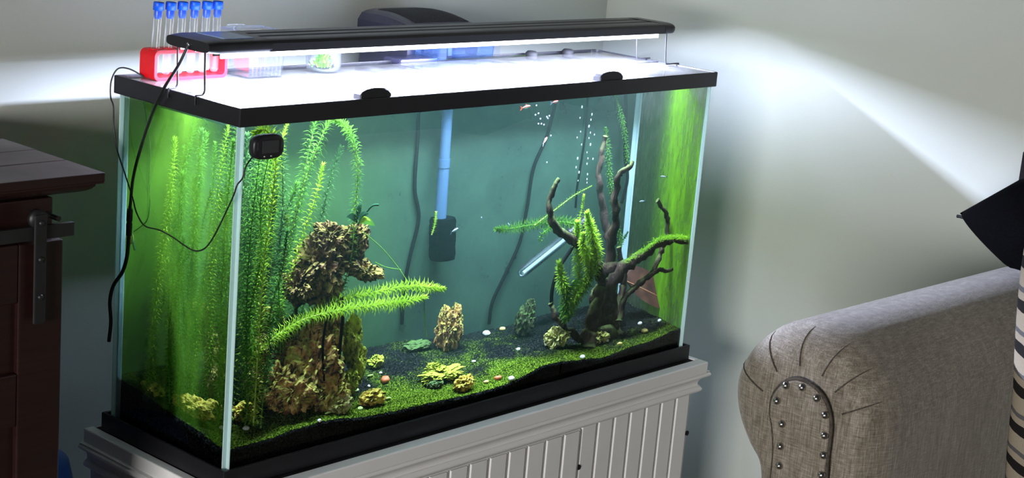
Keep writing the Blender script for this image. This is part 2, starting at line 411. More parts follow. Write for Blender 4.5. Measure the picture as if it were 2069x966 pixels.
# beadboard: each plank its own part; the planks of the door belong to the door
DX0, DX1 = .345, .880
door = G().box((DX0, -.0135, .06), (DX1, -.0102, zb-.079), .001).out('door', 'white_paint', st)
def planks(x0, x1, zlo, zhi, yb, par, pitch=.0535):
    n = max(1, round((x1-x0)/pitch)); p = (x1-x0)/n
    for i in range(n):
        a = x0+i*p
        gg = G(); gg.box((a+.0012, yb-.006, zlo), (a+p-.0085, yb, zhi), .0014)
        gg.tube([(a+p-.0045, yb-.0008, zlo), (a+p-.0045, yb-.0008, zhi)], .0032, 8)
        gg.out('plank', 'white_paint', par)
planks(X0+.002, DX0-.002, .03, zb-.076, -.010, st)
planks(DX0+.001, DX1-.001, .062, zb-.080, -.0135, door)
planks(DX1+.002, X1-.002, .03, zb-.076, -.010, st)
for i in range(7):
    yy = Y0+.004+i*.0515
    G().box((X0-.005, yy, .03), (X0, yy+.049, zb-.076), .0012).out('plank', 'white_paint', st)
for x, z, yq in ((1.246, .535, -.017), (.884, .540, -.017)):
    G().lathe((x-.003, yq+.002, z), [(.0001, 0), (.0055, 0), (.0055, .0025), (.0001, .003)], 14, (0, -1, 0)).out('screw_cap', 'black_matte', st)

# ------------------------------------------------------------------ aquarium
aq = empty('aquarium', (L/2, W/2, Z0), 'large rectangular glass aquarium with black top and bottom frames, green algae inside', 'aquarium')
ZT = Z0+H
def ring(g, x0, x1, y0, y1, z0, z1, th, bev=.0015):
    g.box((x0, y0, z0), (x1, y0+th, z1), bev); g.box((x0, y1-th, z0), (x1, y1, z1), bev)
    g.box((x0, y0+th*.5, z0), (x0+th, y1-th*.5, z1), bev); g.box((x1-th, y0+th*.5, z0), (x1, y1-th*.5, z1), bev); return g
g = ring(G(), 0, L, 0, W, ZT-.030, ZT, .0042)
ring(g, .003, L-.003, .003, W-.003, ZT-.010, ZT-.0075, .012, 0)
tf = g.out('top_frame', 'black_plastic', aq)
g = ring(G(), -.004, L+.004, -.004, W+.004, Z0, Z0+.032, .006); g.box((.0, .0, Z0), (L, W, Z0+.006))
g.out('bottom_frame', 'black_plastic', aq)
TH = .0085; zl, zh = Z0+.008, ZT-.011
panes = {}
panes['f'] = G().box((.0035, .0035, zl), (L-.0035, .0035+TH-.001, zh)).out('glass_pane', 'tank_glass', aq)
panes['l'] = G().box((.0035, .0035+TH, zl), (.0035+TH-.001, W-.0035-TH, zh)).out('glass_pane', 'tank_glass', aq)
panes['r'] = G().box((L-.0035-TH+.001, .0035+TH, zl), (L-.0035, W-.0035-TH, zh)).out('glass_pane', 'tank_glass', aq)
panes['b'] = G().box((.0035, W-.0035-TH+.001, zl), (L-.0035, W-.0035, zh)).out('glass_pane', 'tank_glass', aq)
def quad(name, mat, par, p): return G().add(p, [(0, 1, 2, 3)], False).out(name, mat, par)
xi0, xi1, yi0, yi1 = GF, L-GF, GF, W-GF
wz = ZT-.036                                 # water level
quad('algae_film', 'back_algae', panes['b'], [(xi0, yi1-.0006, zl), (xi1, yi1-.0006, zl), (xi1, yi1-.0006, zh), (xi0, yi1-.0006, zh)])
G().add([(xi0+.0012, yi0, .760), (xi0+.0012, .10, .772), (xi0+.0012, .17, .778), (xi0+.0012, .24, .791), (xi0+.0012, yi1, .798), (xi0+.0012, yi1, wz), (xi0+.0012, yi0, wz)], [(0, 1, 2, 3, 4, 5, 6)], False).out('algae_film', 'left_algae', panes['l'])
quad('algae_film', 'right_algae', panes['r'], [(xi1-.0006, yi0, .763), (xi1-.0006, yi1, .790), (xi1-.0006, yi1, zh), (xi1-.0006, yi0, zh)])
# silicone: one bead pair in every corner, its pale cyan painting in the glass edge glow
for cx, cy_, dx, dy in ((.0035, .0035, 1, 1), (L-.0035, .0035, -1, 1), (.0035, W-.0035, 1, -1), (L-.0035, W-.0035, -1, -1)):
    g = G()
    a, bq = .0010, .0105
    xs = sorted((cx+dx*a, cx+dx*(a+.0095))); ys = sorted((cy_+dy*.0085, cy_+dy*.0098))
    g.box((xs[0], ys[0]-.0002, zl), (xs[1], ys[1], zh))
    xs = sorted((cx+dx*.0085, cx+dx*.0098)); ys = sorted((cy_+dy*a, cy_+dy*(a+.0095)))
    g.box((xs[0]-.0002, ys[0], zl), (xs[1], ys[1], zh))
    if dy < 0:
        xs = sorted((cx+dx*.0098, cx+dx*.0215)); g.box((xs[0], yi1-.0032, zl), (xs[1], yi1-.0016, zh))
        xs = sorted((cx+dx*.0101, cx+dx*.0117)); g.box((xs[0], yi1-.014, zl), (xs[1], yi1-.0016, zh))
    g.out('silicone_edge_glow', 'silicone_edge_glow', aq)

# water: clear interface at the viewing panes and a faintly cloudy green body
wt_ = empty('water', (L/2, W/2, Z0+.01), 'cloudy green water filling the aquarium', 'water')
e_ = .0004
G().box((xi0+e_, yi0+e_, Z0+.012), (xi1-.0012, yi1-.0012, wz)).out('water_body', 'water_volume', wt_)
gi = G(); gi.add([(xi0, yi0, zl), (xi1, yi0, zl), (xi1, yi0, wz), (xi0, yi0, wz)], [(0, 1, 2, 3)], False)
def fixed(name, verts, par, mat):            # keep the face winding: it tells air side from water side
    me = bpy.data.meshes.new(name); og = origin(par); me.from_pydata([Vector(p)-og for p in verts], [], [(0, 1, 2, 3)]); me.update()
    me.materials.append(M[mat]); o = bpy.data.objects.new(name, me); col.objects.link(o); o.parent = par; return o
fixed('front_surface', [(xi0, yi0, zl), (xi1, yi0, zl), (xi1, yi0, zh), (xi0, yi0, zh)], wt_, 'water_interface')
fixed('side_surface', [(xi0, yi1, zl), (xi0, yi0, zl), (xi0, yi0, zh), (xi0, yi1, zh)], wt_, 'water_interface')

# substrate
FX = [(0, .757), (.1, .763), (.21, .768), (.31, .757), (.385, .749), (.46, .749), (.54, .745), (.64, .745), (.685, .748), (.77, .764), (.86, .760), (.96, .747), (1.06, .755), (1.2, .766), (1.24, .766)]
BX = [(0, .798), (.3, .806), (.56, .799), (.65, .790), (.76, .786), (.85, .785), (1.0, .792), (1.24, .790)]
def itp(T, x):
    for (a, p), (b, q) in zip(T, T[1:]):
        if x <= b: return p + (q-p)*max(0, x-a)/(b-a)
    return T[-1][1]
def soil(x, y):
    t = min(1, max(0, (y-.013)/.30))
    return itp(FX, x)*(1-t) + itp(BX, x)*t + .004*noise.noise(Vector((x*14, y*14, 0)))
NX, NY = 520, 130
v = []; f = []
sx0, sx1, sy0, sy1 = xi0+.0022, xi1-.0022, yi0+.0012, yi1-.0022
for j in range(NY+1):
    for i in range(NX+1):
        x = sx0+(sx1-sx0)*i/NX; y = sy0+(sy1-sy0)*j/NY
        z = soil(x, y) + random.uniform(-.0016, .0016) + .0012*noise.noise(Vector((x*160, y*160, 3)))
        jx = random.uniform(-.0007, .0007) if 0 < i < NX else 0; jy = random.uniform(-.0007, .0007) if 0 < j < NY else 0
        v.append((x+jx, y+jy, z))
for j in range(NY):
    for i in range(NX):
        a = j*(NX+1)+i; f.append((a, a+1, a+NX+2, a+NX+1))
per = [i for i in range(NX+1)] + [j*(NX+1)+NX for j in range(1, NY+1)] + [NY*(NX+1)+i for i in range(NX-1, -1, -1)] + [j*(NX+1) for j in range(NY-1, 0, -1)]
k = len(v); v += [(v[i][0], v[i][1], Z0+.014) for i in per]
for q in range(len(per)):
    r_ = (q+1) % len(per); f.append((per[r_], per[q], k+q, k+r_))
so = G().add(v, f, True).out('substrate', 'soil', None, (L/2, W/2, Z0+.014))
tag(so, 'black granular soil with patches of green algae covering the aquarium floor', 'soil', None, 'stuff')

# ------------------------------------------------------------------ glass lid
ld = empty('glass_cover', (L/2, W/2, ZT-.007), 'hinged glass cover lying in the top frame of the aquarium', 'glass cover')
lz0, lz1 = ZT-.0074, ZT-.0018
G().box((.0055, .0055, lz0), (L-.0055, .150, lz1), .0008).out('front_panel', 'lid_glass', ld)
G().box((.0055, .153, lz0), (.600, .298, lz1), .0008).out('back_panel', 'lid_glass', ld)
G().box((.602, .153, lz0), (L-.0055, .298, lz1), .0008).out('back_panel', 'lid_glass', ld)
g = G(); g.tube([(.006, .1515, lz1+.0006), (L-.006, .1515, lz1+.0006)], .0009, 8); g.out('hinge', 'black_plastic', ld)
G().box((.6002, .156, lz0), (.6018, .296, lz1+.0002)).out('seal', 'black_plastic', ld)
G().box((.0055, .298, lz0), (L-.0055, .3255, lz1-.001), .0008).out('rear_strip', 'clear_plastic', ld)
for hx in (.282, .892):
    arch = [(-.034, 0), (-.034, .008), (-.029, .0125), (-.020, .0160), (-.008, .0178), (.008, .0178), (.020, .0160), (.029, .0125), (.034, .008), (.034, 0)]
    G().loft([[(hx+a*k, y, lz1+z*k2) for a, z in arch] for y, k, k2 in ((.0035, .97, .88), (.0055, 1, 1), (.020, 1, 1), (.0235, .95, .8))], True, (True, True), False).out('handle', 'black_plastic', ld)
for kx in (1.00, 1.115):
    G().lathe((kx, .307, lz1-.001), [(.013, 0), (.013, .006), (.009, .010), (.0001, .011)], 18).out('knob', 'black_matte', ld)
g = G().box((1.196, .288, lz1), (1.206, .298, lz1+.007), .001); g.box((1.18, .288, lz1), (1.185, .298, lz1+.006), .001); g.out('clip', 'clear_plastic', ld)

# ------------------------------------------------------------------ led light bar
lb = empty('led_light_bar', (.588, .143, 1.384), 'long slim black aquarium light bar on wire legs above the lid', 'light')
bx0, bx1, by0, by1, bz0, bz1 = .005, 1.190, .086, .202, 1.384, 1.405
def slab(x0, x1, y0, y1, z0, z1, grooves=True, r=.009):
    pr = [(y0, z0), (y0, z1-.006), (y0+.004, z1-.0015), (y0+.010, z1)]
    if grooves:
        for gy in (.36, .64):
            c_ = y0+(y1-y0)*gy; pr += [(c_-.005, z1), (c_-.003, z1-.002), (c_+.003, z1-.002), (c_+.005, z1)]
    pr += [(y1-.010, z1), (y1-.004, z1-.0015), (y1, z1-.006), (y1, z0)]
    return [[(x, y, z) for y, z in pr] for x in (x0, x1)]
G().loft(slab(.125, bx1-.03, by0+.001, by1-.001, bz0+.002, bz1), True, (True, True), False).out('housing', 'lamp_metal', lb)
def cap(x0, x1, rnd):
    loops = []; n = 5
    hw, hh = (by1-by0)/2, (bz1-bz0)/2+.001; cy0, cz0 = (by0+by1)/2, (bz0+bz1)/2
    for i in range(7):
        t = i/6; x = x0+(x1-x0)*t
        e = t if rnd > 0 else 1-t
        k = math.sqrt(max(0, 1-max(0, (e-.86)/.14)**2))*.25+.75
        lp = []
        for q in range(28):
            a = 2*math.pi*(q+.5)/28; ca, sa = math.cos(a), math.sin(a); m_ = .35
            yy = cy0 + math.copysign(abs(ca)**m_, ca)*(hw-(1-k)*hh); zz = cz0 + math.copysign(abs(sa)**.55, sa)*hh*k
            lp.append((x, yy, zz))
        loops.append(lp)
    return G().loft(loops, True, (True, True))
ecl = cap(bx0, .128, -1).out('end_cap', 'black_plastic', lb)
ecr = cap(bx1-.034, bx1, 1).out('end_cap', 'black_plastic', lb)
G().box((.045, .105, bz1+.0008), (.105, .178, bz1+.0020), .0004).out('touch_label', 'blue_sticker', ecl)
G().lathe((bx0+.001, .140, 1.394), [(.0001, 0), (.003, 0), (.003, .004), (.0001, .004)], 10, (-1, 0, 0)).out('socket', 'silver', ecl)
for ya in (.0925, .1940): G().box((.03, ya-.0012, bz0-.0065), (bx1-.05, ya+.0012, bz0+.003), .0006).out('diffuser_edge', 'led_diffuser', lb)
G().box((.03, .094, bz0-.0004), (bx1-.05, .193, bz0+.003)).out('reflector', 'lamp_metal', lb)
zr = ZT+.0015
for xa, sg, yy in ((.012, -1, .108), (.012, -1, .178), (1.183, 1, .105), (1.183, 1, .182)):
    xe = -.001 if sg < 0 else L+.001
    xk = .014 if sg < 0 else 1.190
    pts = [(xa, yy, bz0+.004), (xa+(xk-xa)*.5, yy, (bz0+zr)/2), (xk, yy, zr+.008), (xk+sg*.003, yy, zr+.002), (xk+sg*.007, yy, zr+.0008), (xe, yy, zr+.0006), (xe+sg*.0022, yy, zr-.002), (xe+sg*.0022, yy, zr-.014)]
    G().tube(smooth_path(pts, 4), .0016, 8).out('wire_leg', 'wire', lb)
for ya in (.1195, .1665): G().box((.036, ya-.0008, bz0-.0064), (bx1-.03, ya+.0008, bz0), 0).out('added_light_blocker', 'black_matte', lb)  # unseen black strips added to cut the LED's low-angle spread onto the walls
# its lamp
lo_ = area('led_light', (.605, .143, bz0-.0012), (.605, .143, 0), 1.13, .024, LED_POWER, (.67, .735, 1.0), 180)
lo_.rotation_euler = (0, 0, 0)
lo_.parent = lb; lo_.location = Vector((.605, .143, bz0-.0012)) - Vector(lb.location)

# ------------------------------------------------------------------ cords on the outside of the aquarium
def cord(name, pts, r, label, mat='wire', parent=None, seg=6):
    loc = pts[-1]
    o = G().tube(smooth_path(pts, 7), r, seg).out(name, mat, parent, None if parent else loc)
    if not parent: tag(o, label, 'cord')
    return o
xo = -.0055
pc = empty('power_cord', tuple(on(220, 690, 0, xo)), 'thick black power cord with inline connector hanging from the light bar', 'cord')
p1 = [(.004, .140, 1.394), tuple(on(362, 130, 0, -.004)), tuple(on(335, 172, 0, -.009)), tuple(on(318, 205, 0, -.009))] + [tuple(on(x, y, 0, xo)) for x, y in ((304, 240), (284, 300), (269, 360), (263, 418))]
G().tube(smooth_path(p1, 6), .0026, 8).out('cable', 'wire', pc)
c0, c1 = Vector(on(263, 416, 0, xo)), Vector(on(260, 482, 0, xo))
G().tube([c0, c0.lerp(c1, .08), c0.lerp(c1, .1), c0.lerp(c1, .45), c0.lerp(c1, .5), c0.lerp(c1, .55), c0.lerp(c1, .9), c0.lerp(c1, .92), c1], [.003, .003, .0048, .0052, .0038, .0052, .0048, .003, .003], 10).out('connector', 'black_plastic', pc)
G().tube(smooth_path([tuple(on(x, y, 0, xo)) for x, y in ((260, 480), (257, 515), (248, 548), (229, 578), (222, 610), (224, 650), (220, 690))], 6), .0032, 8).out('cable', 'wire', pc)

th = empty('digital_thermometer', tuple(on(535, 296, 1, -.006)), 'small black oval digital thermometer stuck on the front pane', 'thermometer')
tc = Vector(on(535, 295, 1, -.004)); ax_, az_ = .0305, .0195
def oval(sx, sz, y, n=36, e=.62): return [(tc.x+sx*math.copysign(abs(math.cos(2*math.pi*k/n))**e, math.cos(2*math.pi*k/n)), y, tc.z+sz*math.copysign(abs(math.sin(2*math.pi*k/n))**e, math.sin(2*math.pi*k/n))) for k in range(n)]
G().loft([oval(ax_*.96, az_*.96, -.002), oval(ax_, az_, -.005), oval(ax_, az_, -.012), oval(ax_*.93, az_*.90, -.0155), oval(ax_*.80, az_*.76, -.0165)], True, (True, True)).out('case', 'black_plastic', th)
G().box((tc.x-.015, -.0178, tc.z-.009), (tc.x+.017, -.0160, tc.z+.011), .0006).out('screen', 'screen_grey', th)
for dx in (-.010, .003): G().lathe((tc.x+dx, -.0162, tc.z-.0135), [(.0016, 0), (.0016, .0012), (.0001, .0016)], 10, (0, -1, 0)).out('button', 'silver', th)
for dx in (-.0235, .0235): G().box((tc.x+dx-.0016, -.0166, tc.z-.004), (tc.x+dx+.0016, -.0152, tc.z+.009), .001).out('grip', 'screen_grey', th)
pf = [tuple(on(x, y, 1, -.0055)) for x, y in ((511, 316), (497, 336), (490, 360))] + [(-.003, -.0035, on(483, 372, 1, 0)[2])]
pl = [tuple(on(x, y, 0, -.0045)) for x, y in ((472, 395), (455, 432), (432, 478), (412, 503), (388, 505), (350, 480), (322, 465), (292, 456), (276, 430), (268, 400), (252, 350), (236, 300), (230, 255), (229, 215))]
pl += [(-.004, W+.002, on(229, 195, 0, 0)[2]), (-.002, W+.004, ZT-.01), (.006, W-.002, ZT+.010), (.016, W-.02, ZT+.012), (.03, W-.04, ZT+.002)]
cord('sensor_cable', pf+pl, .0013, '', parent=th)

# ------------------------------------------------------------------ things standing on the cover
ZL = lz1
rk = empty('test_tube_rack', (.1, .285, ZL), 'red plastic rack holding six test tubes on the glass cover', 'rack')
rx0, rx1, ry0, ry1, rh = .030, .178, .262, .303, .050
g = G(); n = 8; th_ = .0055
def rr(x0, x1, z0, z1, r):
    o = []
    for cx_, cz_, a0 in ((x1-r, z1-r, 0), (x0+r, z1-r, 90), (x0+r, z0+r, 180), (x1-r, z0+r, 270)):
        for i in range(7):
            a = math.radians(a0+15*i); o.append((cx_+r*math.cos(a), cz_+r*math.sin(a)))
    return o
A = rr(rx0, rx1, ZL, ZL+rh, .010); Bq = rr(rx0+th_, rx1-th_, ZL+th_, ZL+rh-th_, .006)
g.loft([[(x, ry0, z) for x, z in A], [(x, ry1, z) for x, z in A], [(x, ry1, z) for x, z in Bq], [(x, ry0, z) for x, z in Bq], [(x, ry0, z) for x, z in A]], True, smooth=False)
g.out('frame', 'red_plastic', rk)
tubes_px = [(317, 24), (342, 24), (366, 24), (391, 24), (417, 22), (440, 24)]
def test_tube(x, tx, label):
    y = (ry0+ry1)/2; zt = ZL+.112; zb_ = ZL+.0062
    tp = empty('test_tube', (x, y, zb_), label, 'test tube', 'test tubes in the red rack')
    lean = tx
    def P(t): return Vector((x+lean*t, y, zb_+(zt-zb_)*t))
    d = (P(1)-P(0)).normalized(); q = (P(1)-P(0)).length; r = .0072
    G().lathe(P(0), [(.0004, 0), (r*.5, .0008), (r*.85, .003), (r, .007), (r, q)], 18, d).out('tube', 'tube_glass', tp)
    e = P(1)
    G().lathe(e, [(r*.62, -.013), (r*.86, -.009), (r*.86, .0), (r*.80, .0005), (r*1.22, .001), (r*1.22, .013), (r*1.1, .0145), (r*.9, .0138), (.0001, .0135)], 20, d).out('cap', 'blue_cap', tp)
for i in range(6):
    xx = rx0+.0125+i*.0246
    test_tube(xx, [.006, .0055, .005, .005, .0055, .003][i], ['leftmost blue-capped test tube in the red rack', 'second blue-capped test tube from the left in the rack', 'third blue-capped test tube from the left in the rack', 'third blue-capped test tube from the right in the rack', 'second blue-capped test tube from the right in the rack', 'rightmost blue-capped test tube in the red rack'][i])
    # hole collar of the rack
for i in range(6):
    xx = rx0+.0125+i*.0246
    G().lathe((xx+.0022, (ry0+ry1)/2, ZL+rh-.001), [(.0082, 0), (.0105, 0), (.0105, .0022), (.0082, .0022), (.0082, 0)], 18).out('collar', 'red_plastic', rk)

sb_ = empty('specimen_box', (.255, .265, ZL), 'clear plastic box with ribbed walls between the test tubes and the jar', 'box')
q0x, q1x, q0y, q1y, qz = .200, .272, .232, .296, .078
def rect(a, z): return [(q0x-a, q0y-a, z), (q1x+a, q0y-a, z), (q1x+a, q1y+a, z), (q0x-a, q1y+a, z)]
g = G().loft([rect(0, ZL), rect(.005, ZL+qz), rect(.0065, ZL+qz), rect(.0065, ZL+qz+.002), rect(.0035, ZL+qz+.002), rect(-.002, ZL+.003)], True, (True, True), False); g.out('tub', 'clear_plastic', sb_)
g = G(); ring(g, q0x-.008, q1x+.008, q0y-.008, q1y+.008, ZL+qz-.002, ZL+qz+.0025, .003, .0006); g.out('box_rim', 'clear_edge', sb_)
for i in range(8):
    xx = q0x+.006+i*.0086
    G().box((xx, q0y-.003, ZL+.004), (xx+.0018, q0y-.0005, ZL+.055), .0004).out('rib', 'clear_plastic', sb_)
g = G().tube([(q0x-.004, .262, ZL+qz-.012), (q0x-.010, .262, ZL+qz-.006), (q0x-.010, .262, ZL+qz+.006), (q0x-.003, .262, ZL+qz+.010), (q0x+.012, .262, ZL+qz+.009)], .0024, 8); g.out('hook', 'clear_plastic', sb_)
G().box((q0x-.004, q0y+.008, ZL+qz+.003), (q0x+.022, q1y-.004, ZL+qz+.008), .002).out('lid_flap', 'clear_plastic', sb_)

jr = empty('plant_jar', (.393, .262, ZL), 'short clear jar with a green plant cutting on the glass cover', 'jar')
G().lathe((.393, .262, ZL), [(.0001, .001), (.026, .001), (.031, .004), (.032, .012), (.032, .046), (.0335, .048), (.0335, .051), (.0305, .051), (.0305, .013), (.027, .004), (.0001, .003)], 28).out('glass_wall', 'clear_plastic', jr)
g = G()
for i in range(90):
    a = random.uniform(0, 6.28); r0 = random.uniform(0, .024); p = Vector((.393+r0*math.cos(a), .262+r0*math.sin(a), ZL+random.uniform(.006, .03)))
    d = Vector((random.gauss(0, .5), random.gauss(0, .5), 1)).normalized()*.014; s_ = d.cross(Vector((random.random(), .3, .2))).normalized()*.0013
    g.add([p-s_, p+s_, p+d*.6+s_, p+d, p+d*.6-s_], [(0, 1, 2, 3, 4)], False)
g.out('cutting', 'leaf_mid', jr)['kind'] = 'stuff'

# ------------------------------------------------------------------ hang-on filter
hf = empty('hang_on_filter', (.79, .40, 1.20), 'dark hang-on power filter with ribbed lid behind the light bar', 'filter')
fx0, fx1, fy0, fy1 = .692, .892, .355, .500
G().box((fx0, fy0, 1.14), (fx1, fy1, 1.352), .008, 3).out('body', 'dark_blue_plastic', hf)
# lid: arched shell, its ridge towards the wall, sloping to the front and to the right
def lidz(u, v):                               # u along x 0..1, v from front 0 to back 1
    e = 1-abs(2*u-1.0)**5
    return 1.352 + .020 + .022*math.sin(min(1, v*1.15)*math.pi*.62)*e**.5
g = G(); nu, nv = 20, 12; vv = []; ff = []
for j in range(nv+1):
    for i in range(nu+1):
        u, v_ = i/nu, j/nv; vv.append((fx0-.003+(fx1-fx0+.006)*u, fy0-.006+(fy1-fy0+.008)*v_, lidz(u, v_)))
for j in range(nv):
    for i in range(nu):
        a = j*(nu+1)+i; ff.append((a, a+1, a+nu+2, a+nu+1))
bd = list(range(nu+1)) + [j*(nu+1)+nu for j in range(1, nv+1)] + [nv*(nu+1)+i for i in range(nu-1, -1, -1)] + [j*(nu+1) for j in range(nv-1, 0, -1)]
k = len(vv); vv += [(vv[i][0], vv[i][1], 1.350) for i in bd]
for q in range(len(bd)):
    r_ = (q+1) % len(bd); ff.append((bd[r_], bd[q], k+q, k+r_))
fl = g.add(vv, ff, False).out('lid', 'dark_blue_plastic', hf)
for i in range(34):
    u = .17+.74*i/33
    pts = [(fx0+(fx1-fx0)*u, fy0-.006+(fy1-fy0+.008)*v_, lidz(u, v_)+.0006) for v_ in (.16, .3, .45, .6, .75, .88)]
    G().tube(pts, .0011, 5).out('grille_slat', 'black_plastic', fl)
# clear front bays over the rim
G().box((.705, .283, 1.319), (.728, .352, 1.352), .004).out('side_bay', 'blue_clear_plastic', hf)
wb = G().box((.742, .300, 1.318), (.760, .352, 1.356), .003).out('flow_knob_bay', 'clear_plastic', hf)
G().box((.745, .2985, 1.324), (.757, .3005, 1.348), .0015).out('slider', 'blue_clear_plastic', wb)
loops = []
for x, k in ((.768, .0), (.775, .7), (.785, 1), (.868, 1), (.878, .8), (.886, .0)):
    loops.append([(x, .30+.012*(1-k), 1.318), (x, .298+.012*(1-k), 1.340), (x, .306+.012*(1-k), 1.352+.004*k), (x, .352, 1.356+.004*k), (x, .352, 1.318)])
G().loft(loops, True, (True, True)).out('spout', 'blue_clear_plastic', hf)
G().box((.888, .296, 1.318), (.8915, .352, 1.368), .001).out('side_guard', 'clear_plastic', hf)
it, ib = Vector(inw(905, 215, .285)), Vector(inw(890, 445, .285))
mid = it.lerp(ib, .52)
top = Vector((it.x+.004, it.y+.004, 1.312))
G().tube([top, it, mid], [.0118]*3, 20).out('intake_tube', 'intake_plastic', hf)
G().tube([mid+Vector((0, 0, .014)), mid, mid+Vector((0, 0, -.003))], [.0134]*3, 20).out('tube_joint', 'intake_plastic', hf)
G().tube([mid, ib], [.0126]*2, 20).out('intake_extension', 'intake_plastic', hf)
G().box((it.x-.012, .300, 1.3105), (fx0+.03, .352, 1.322), .004).out('intake_elbow', 'dark_blue_plastic', hf)
s0 = Vector(inw(895, 440, .285)); s1 = Vector(inw(893, 524, .285))
g = G(); loops = []
for i in range(15):
    t_ = i/14; c_ = s0.lerp(s1, t_); r_ = .0275*(1 if 0 < i < 14 else .94)
    loops.append([c_ + Vector((math.copysign(abs(math.cos(a))**.75, math.cos(a)), math.copysign(abs(math.sin(a))**.75, math.sin(a)), 0))*(r_+random.uniform(-.0012, .0012)) for a in [2*math.pi*k/28 for k in range(28)]])
o = g.loft(loops, True, (True, True)).out('filter_sponge', 'sponge', None, s1)
tag(o, 'black prefilter sponge on the end of the blue intake tube', 'sponge')

# ------------------------------------------------------------------ rocks
def rock(name, c, r, label, mat, seed, sub=4, rough=.34, freq=2.2, vert=.45, rot=0, tilt=0, lumps=()):
    rm = Matrix.Rotation(rot, 3, 'Z') @ Matrix.Rotation(tilt, 3, 'Y')
    off = Vector((seed*3.1, seed*1.7, seed*.9)); g = G()
    for cc, rr_ in [(c, r)] + list(lumps):
        rv = Vector(rr_); mx = max(rv)
        def fn(u):
            q = Vector((u.x*rv.x/mx, u.y*rv.y/mx, u.z*rv.z/mx*vert))*freq + off
            a = noise.ridged_multi_fractal(q, .9, 2.1, 4, .9, 2.0) - 1.0
            big = noise.noise(q*.9+off); pit = max(0, noise.noise(q*1.7-off)-.08)
            return max(.35, 1 + rough*(.50*a + .55*big - 1.5*pit + .22*noise.noise(q*5.5) + .10*noise.noise(q*11)))
        g.ico(cc, rr_, sub, fn, False, rm)
    o = g.out(name, mat, None, (c[0], c[1], c[2]-r[2])); return tag(o, label, 'rock')
def R(px, py, y, dz=0):
    p = inw(px, py, y); return Vector((p[0], p[1], p[2]+dz))
def yb(px, py):                                # depth at which a photo point meets the soil
    lo, hi = .016, .315
    for _ in range(30):
        m = (lo+hi)/2; p = inw(px, py, m)
        if p[2] > soil(p[0], m): lo = m
        else: hi = m
    return (lo+hi)/2
def S(px, py, y):                              # soil point under a photo point
    p = inw(px, py, y); return Vector((p[0], y, soil(p[0], y)))
rock('dragon_stone', R(636, 750, .100), (.062, .048, .074), 'large craggy brown stone at the foot of the stone tower', 'rock_brown', 1, 5, .46, 3.4, .6,
     lumps=[(R(600, 798, .066), (.050, .032, .032)), (R(672, 798, .064), (.040, .026, .036)), (R(650, 700, .115), (.048, .036, .056)), (R(560, 780, .09), (.034, .03, .036))])
rock('dragon_stone', R(662, 645, .122), (.032, .028, .070), 'narrow brown stone column holding up the top stone of the tower', 'rock_brown', 2, 4, .44, 3.0, .4)
rock('dragon_stone', R(552, 735, .14), (.044, .04, .074), 'dark furrowed stone left of the stone tower behind plant stems', 'rock_dark', 3, 5, .46, 3.4, .5, lumps=[(R(530, 775, .12), (.032, .03, .04)), (R(580, 700, .14), (.026, .03, .06))])
rock('dragon_stone', R(648, 540, .13), (.056, .042, .062), 'big dark pitted stone balanced on top of the stone tower', 'rock_dark', 4, 5, .50, 3.6, .8, 0, .35,
     lumps=[(R(672, 480, .13), (.040, .034, .026)), (R(716, 492, .14), (.026, .025, .038)), (R(735, 546, .12), (.050, .020, .018)), (R(605, 578, .12), (.032, .034, .032))])
rock('dragon_stone', R(711, 690, .125), (.022, .020, .058), 'yellow green upright stone on the right of the stone tower', 'rock_green', 5, 5, .40, 3.0, .5, lumps=[(R(722, 735, .12), (.020, .018, .042)), (R(708, 770, .11), (.018, .018, .024))])
rock('dragon_stone', R(545, 665, .24), (.030, .03, .045), 'small ochre stone behind the plants left of the tower', 'rock_yellow', 6, 4, .36)
def sits(px, pyb, h):                          # stone of height h whose foot shows at (px, pyb)
    y = yb(px, pyb); p = inw(px, pyb, y); return Vector((p[0], y+.006, p[2]+h*.9))
c7 = sits(908, 706, .040)
rock('dragon_stone', c7, (.034, .028, .044), 'tan upright fluted stone standing alone at the middle of the tank', 'rock_brown', 7, 5, .46, 4.0, .30, lumps=[(c7+Vector((-.014, 0, .030)), (.015, .015, .024)), (c7+Vector((.016, 0, .028)), (.016, .013, .026))])
c8 = sits(1060, 680, .034)
rock('dragon_stone', c8, (.026, .022, .034), 'dark mossy peaked stone near the back pane', 'rock_mossy', 8, 4, .46, 3.2, .5, lumps=[(c8+Vector((.012, 0, .022)), (.014, .013, .024))])
rock('dragon_stone', sits(1127, 702, .022), (.034, .026, .022), 'pale holed stone left of the driftwood foot', 'rock_pale', 9, 5, .55, 3.2, .9)
rock('dragon_stone', sits(1216, 693, .014), (.030, .02, .015), 'small pale stone with rounded lobes before the driftwood foot', 'rock_pale', 10, 4, .45, 3, .9)
c11 = sits(893, 768, .012)
rock('dragon_stone', c11, (.052, .030, .013), 'flat greenish stone lying in front of the fluted stone', 'rock_green', 11, 5, .6, 3.4, 1.4, lumps=[(c11+Vector((-.012, .012, .010)), (.020, .014, .012))])
rock('dragon_stone', sits(938, 790, .015), (.026, .018, .016), 'cream coloured stone lying against the flat greenish stone', 'rock_yellow', 12, 4, .5, 3, 1)
rock('dragon_stone', sits(882, 785, .008), (.020, .013, .009), 'small slate grey stone beside the flat greenish stone', 'rock_mossy', 13, 4, .35, 2.4, 1)
rock('dragon_stone', sits(754, 820, .016), (.030, .018, .017), 'bright yellow stone lying on the soil near the front pane', 'rock_yellow', 14, 4, .46, 3, 1)
rock('dragon_stone', sits(690, 836, .018), (.026, .017, .018), 'pale grooved stone at the right foot of the tower', 'rock_pale', 15, 4, .46, 3, 1)
rock('dragon_stone', sits(498, 852, .018), (.024, .020, .018), 'rounded olive yellow stone in the near corner of the tank', 'rock_yellow', 16, 4, .36, 2.6, 1)
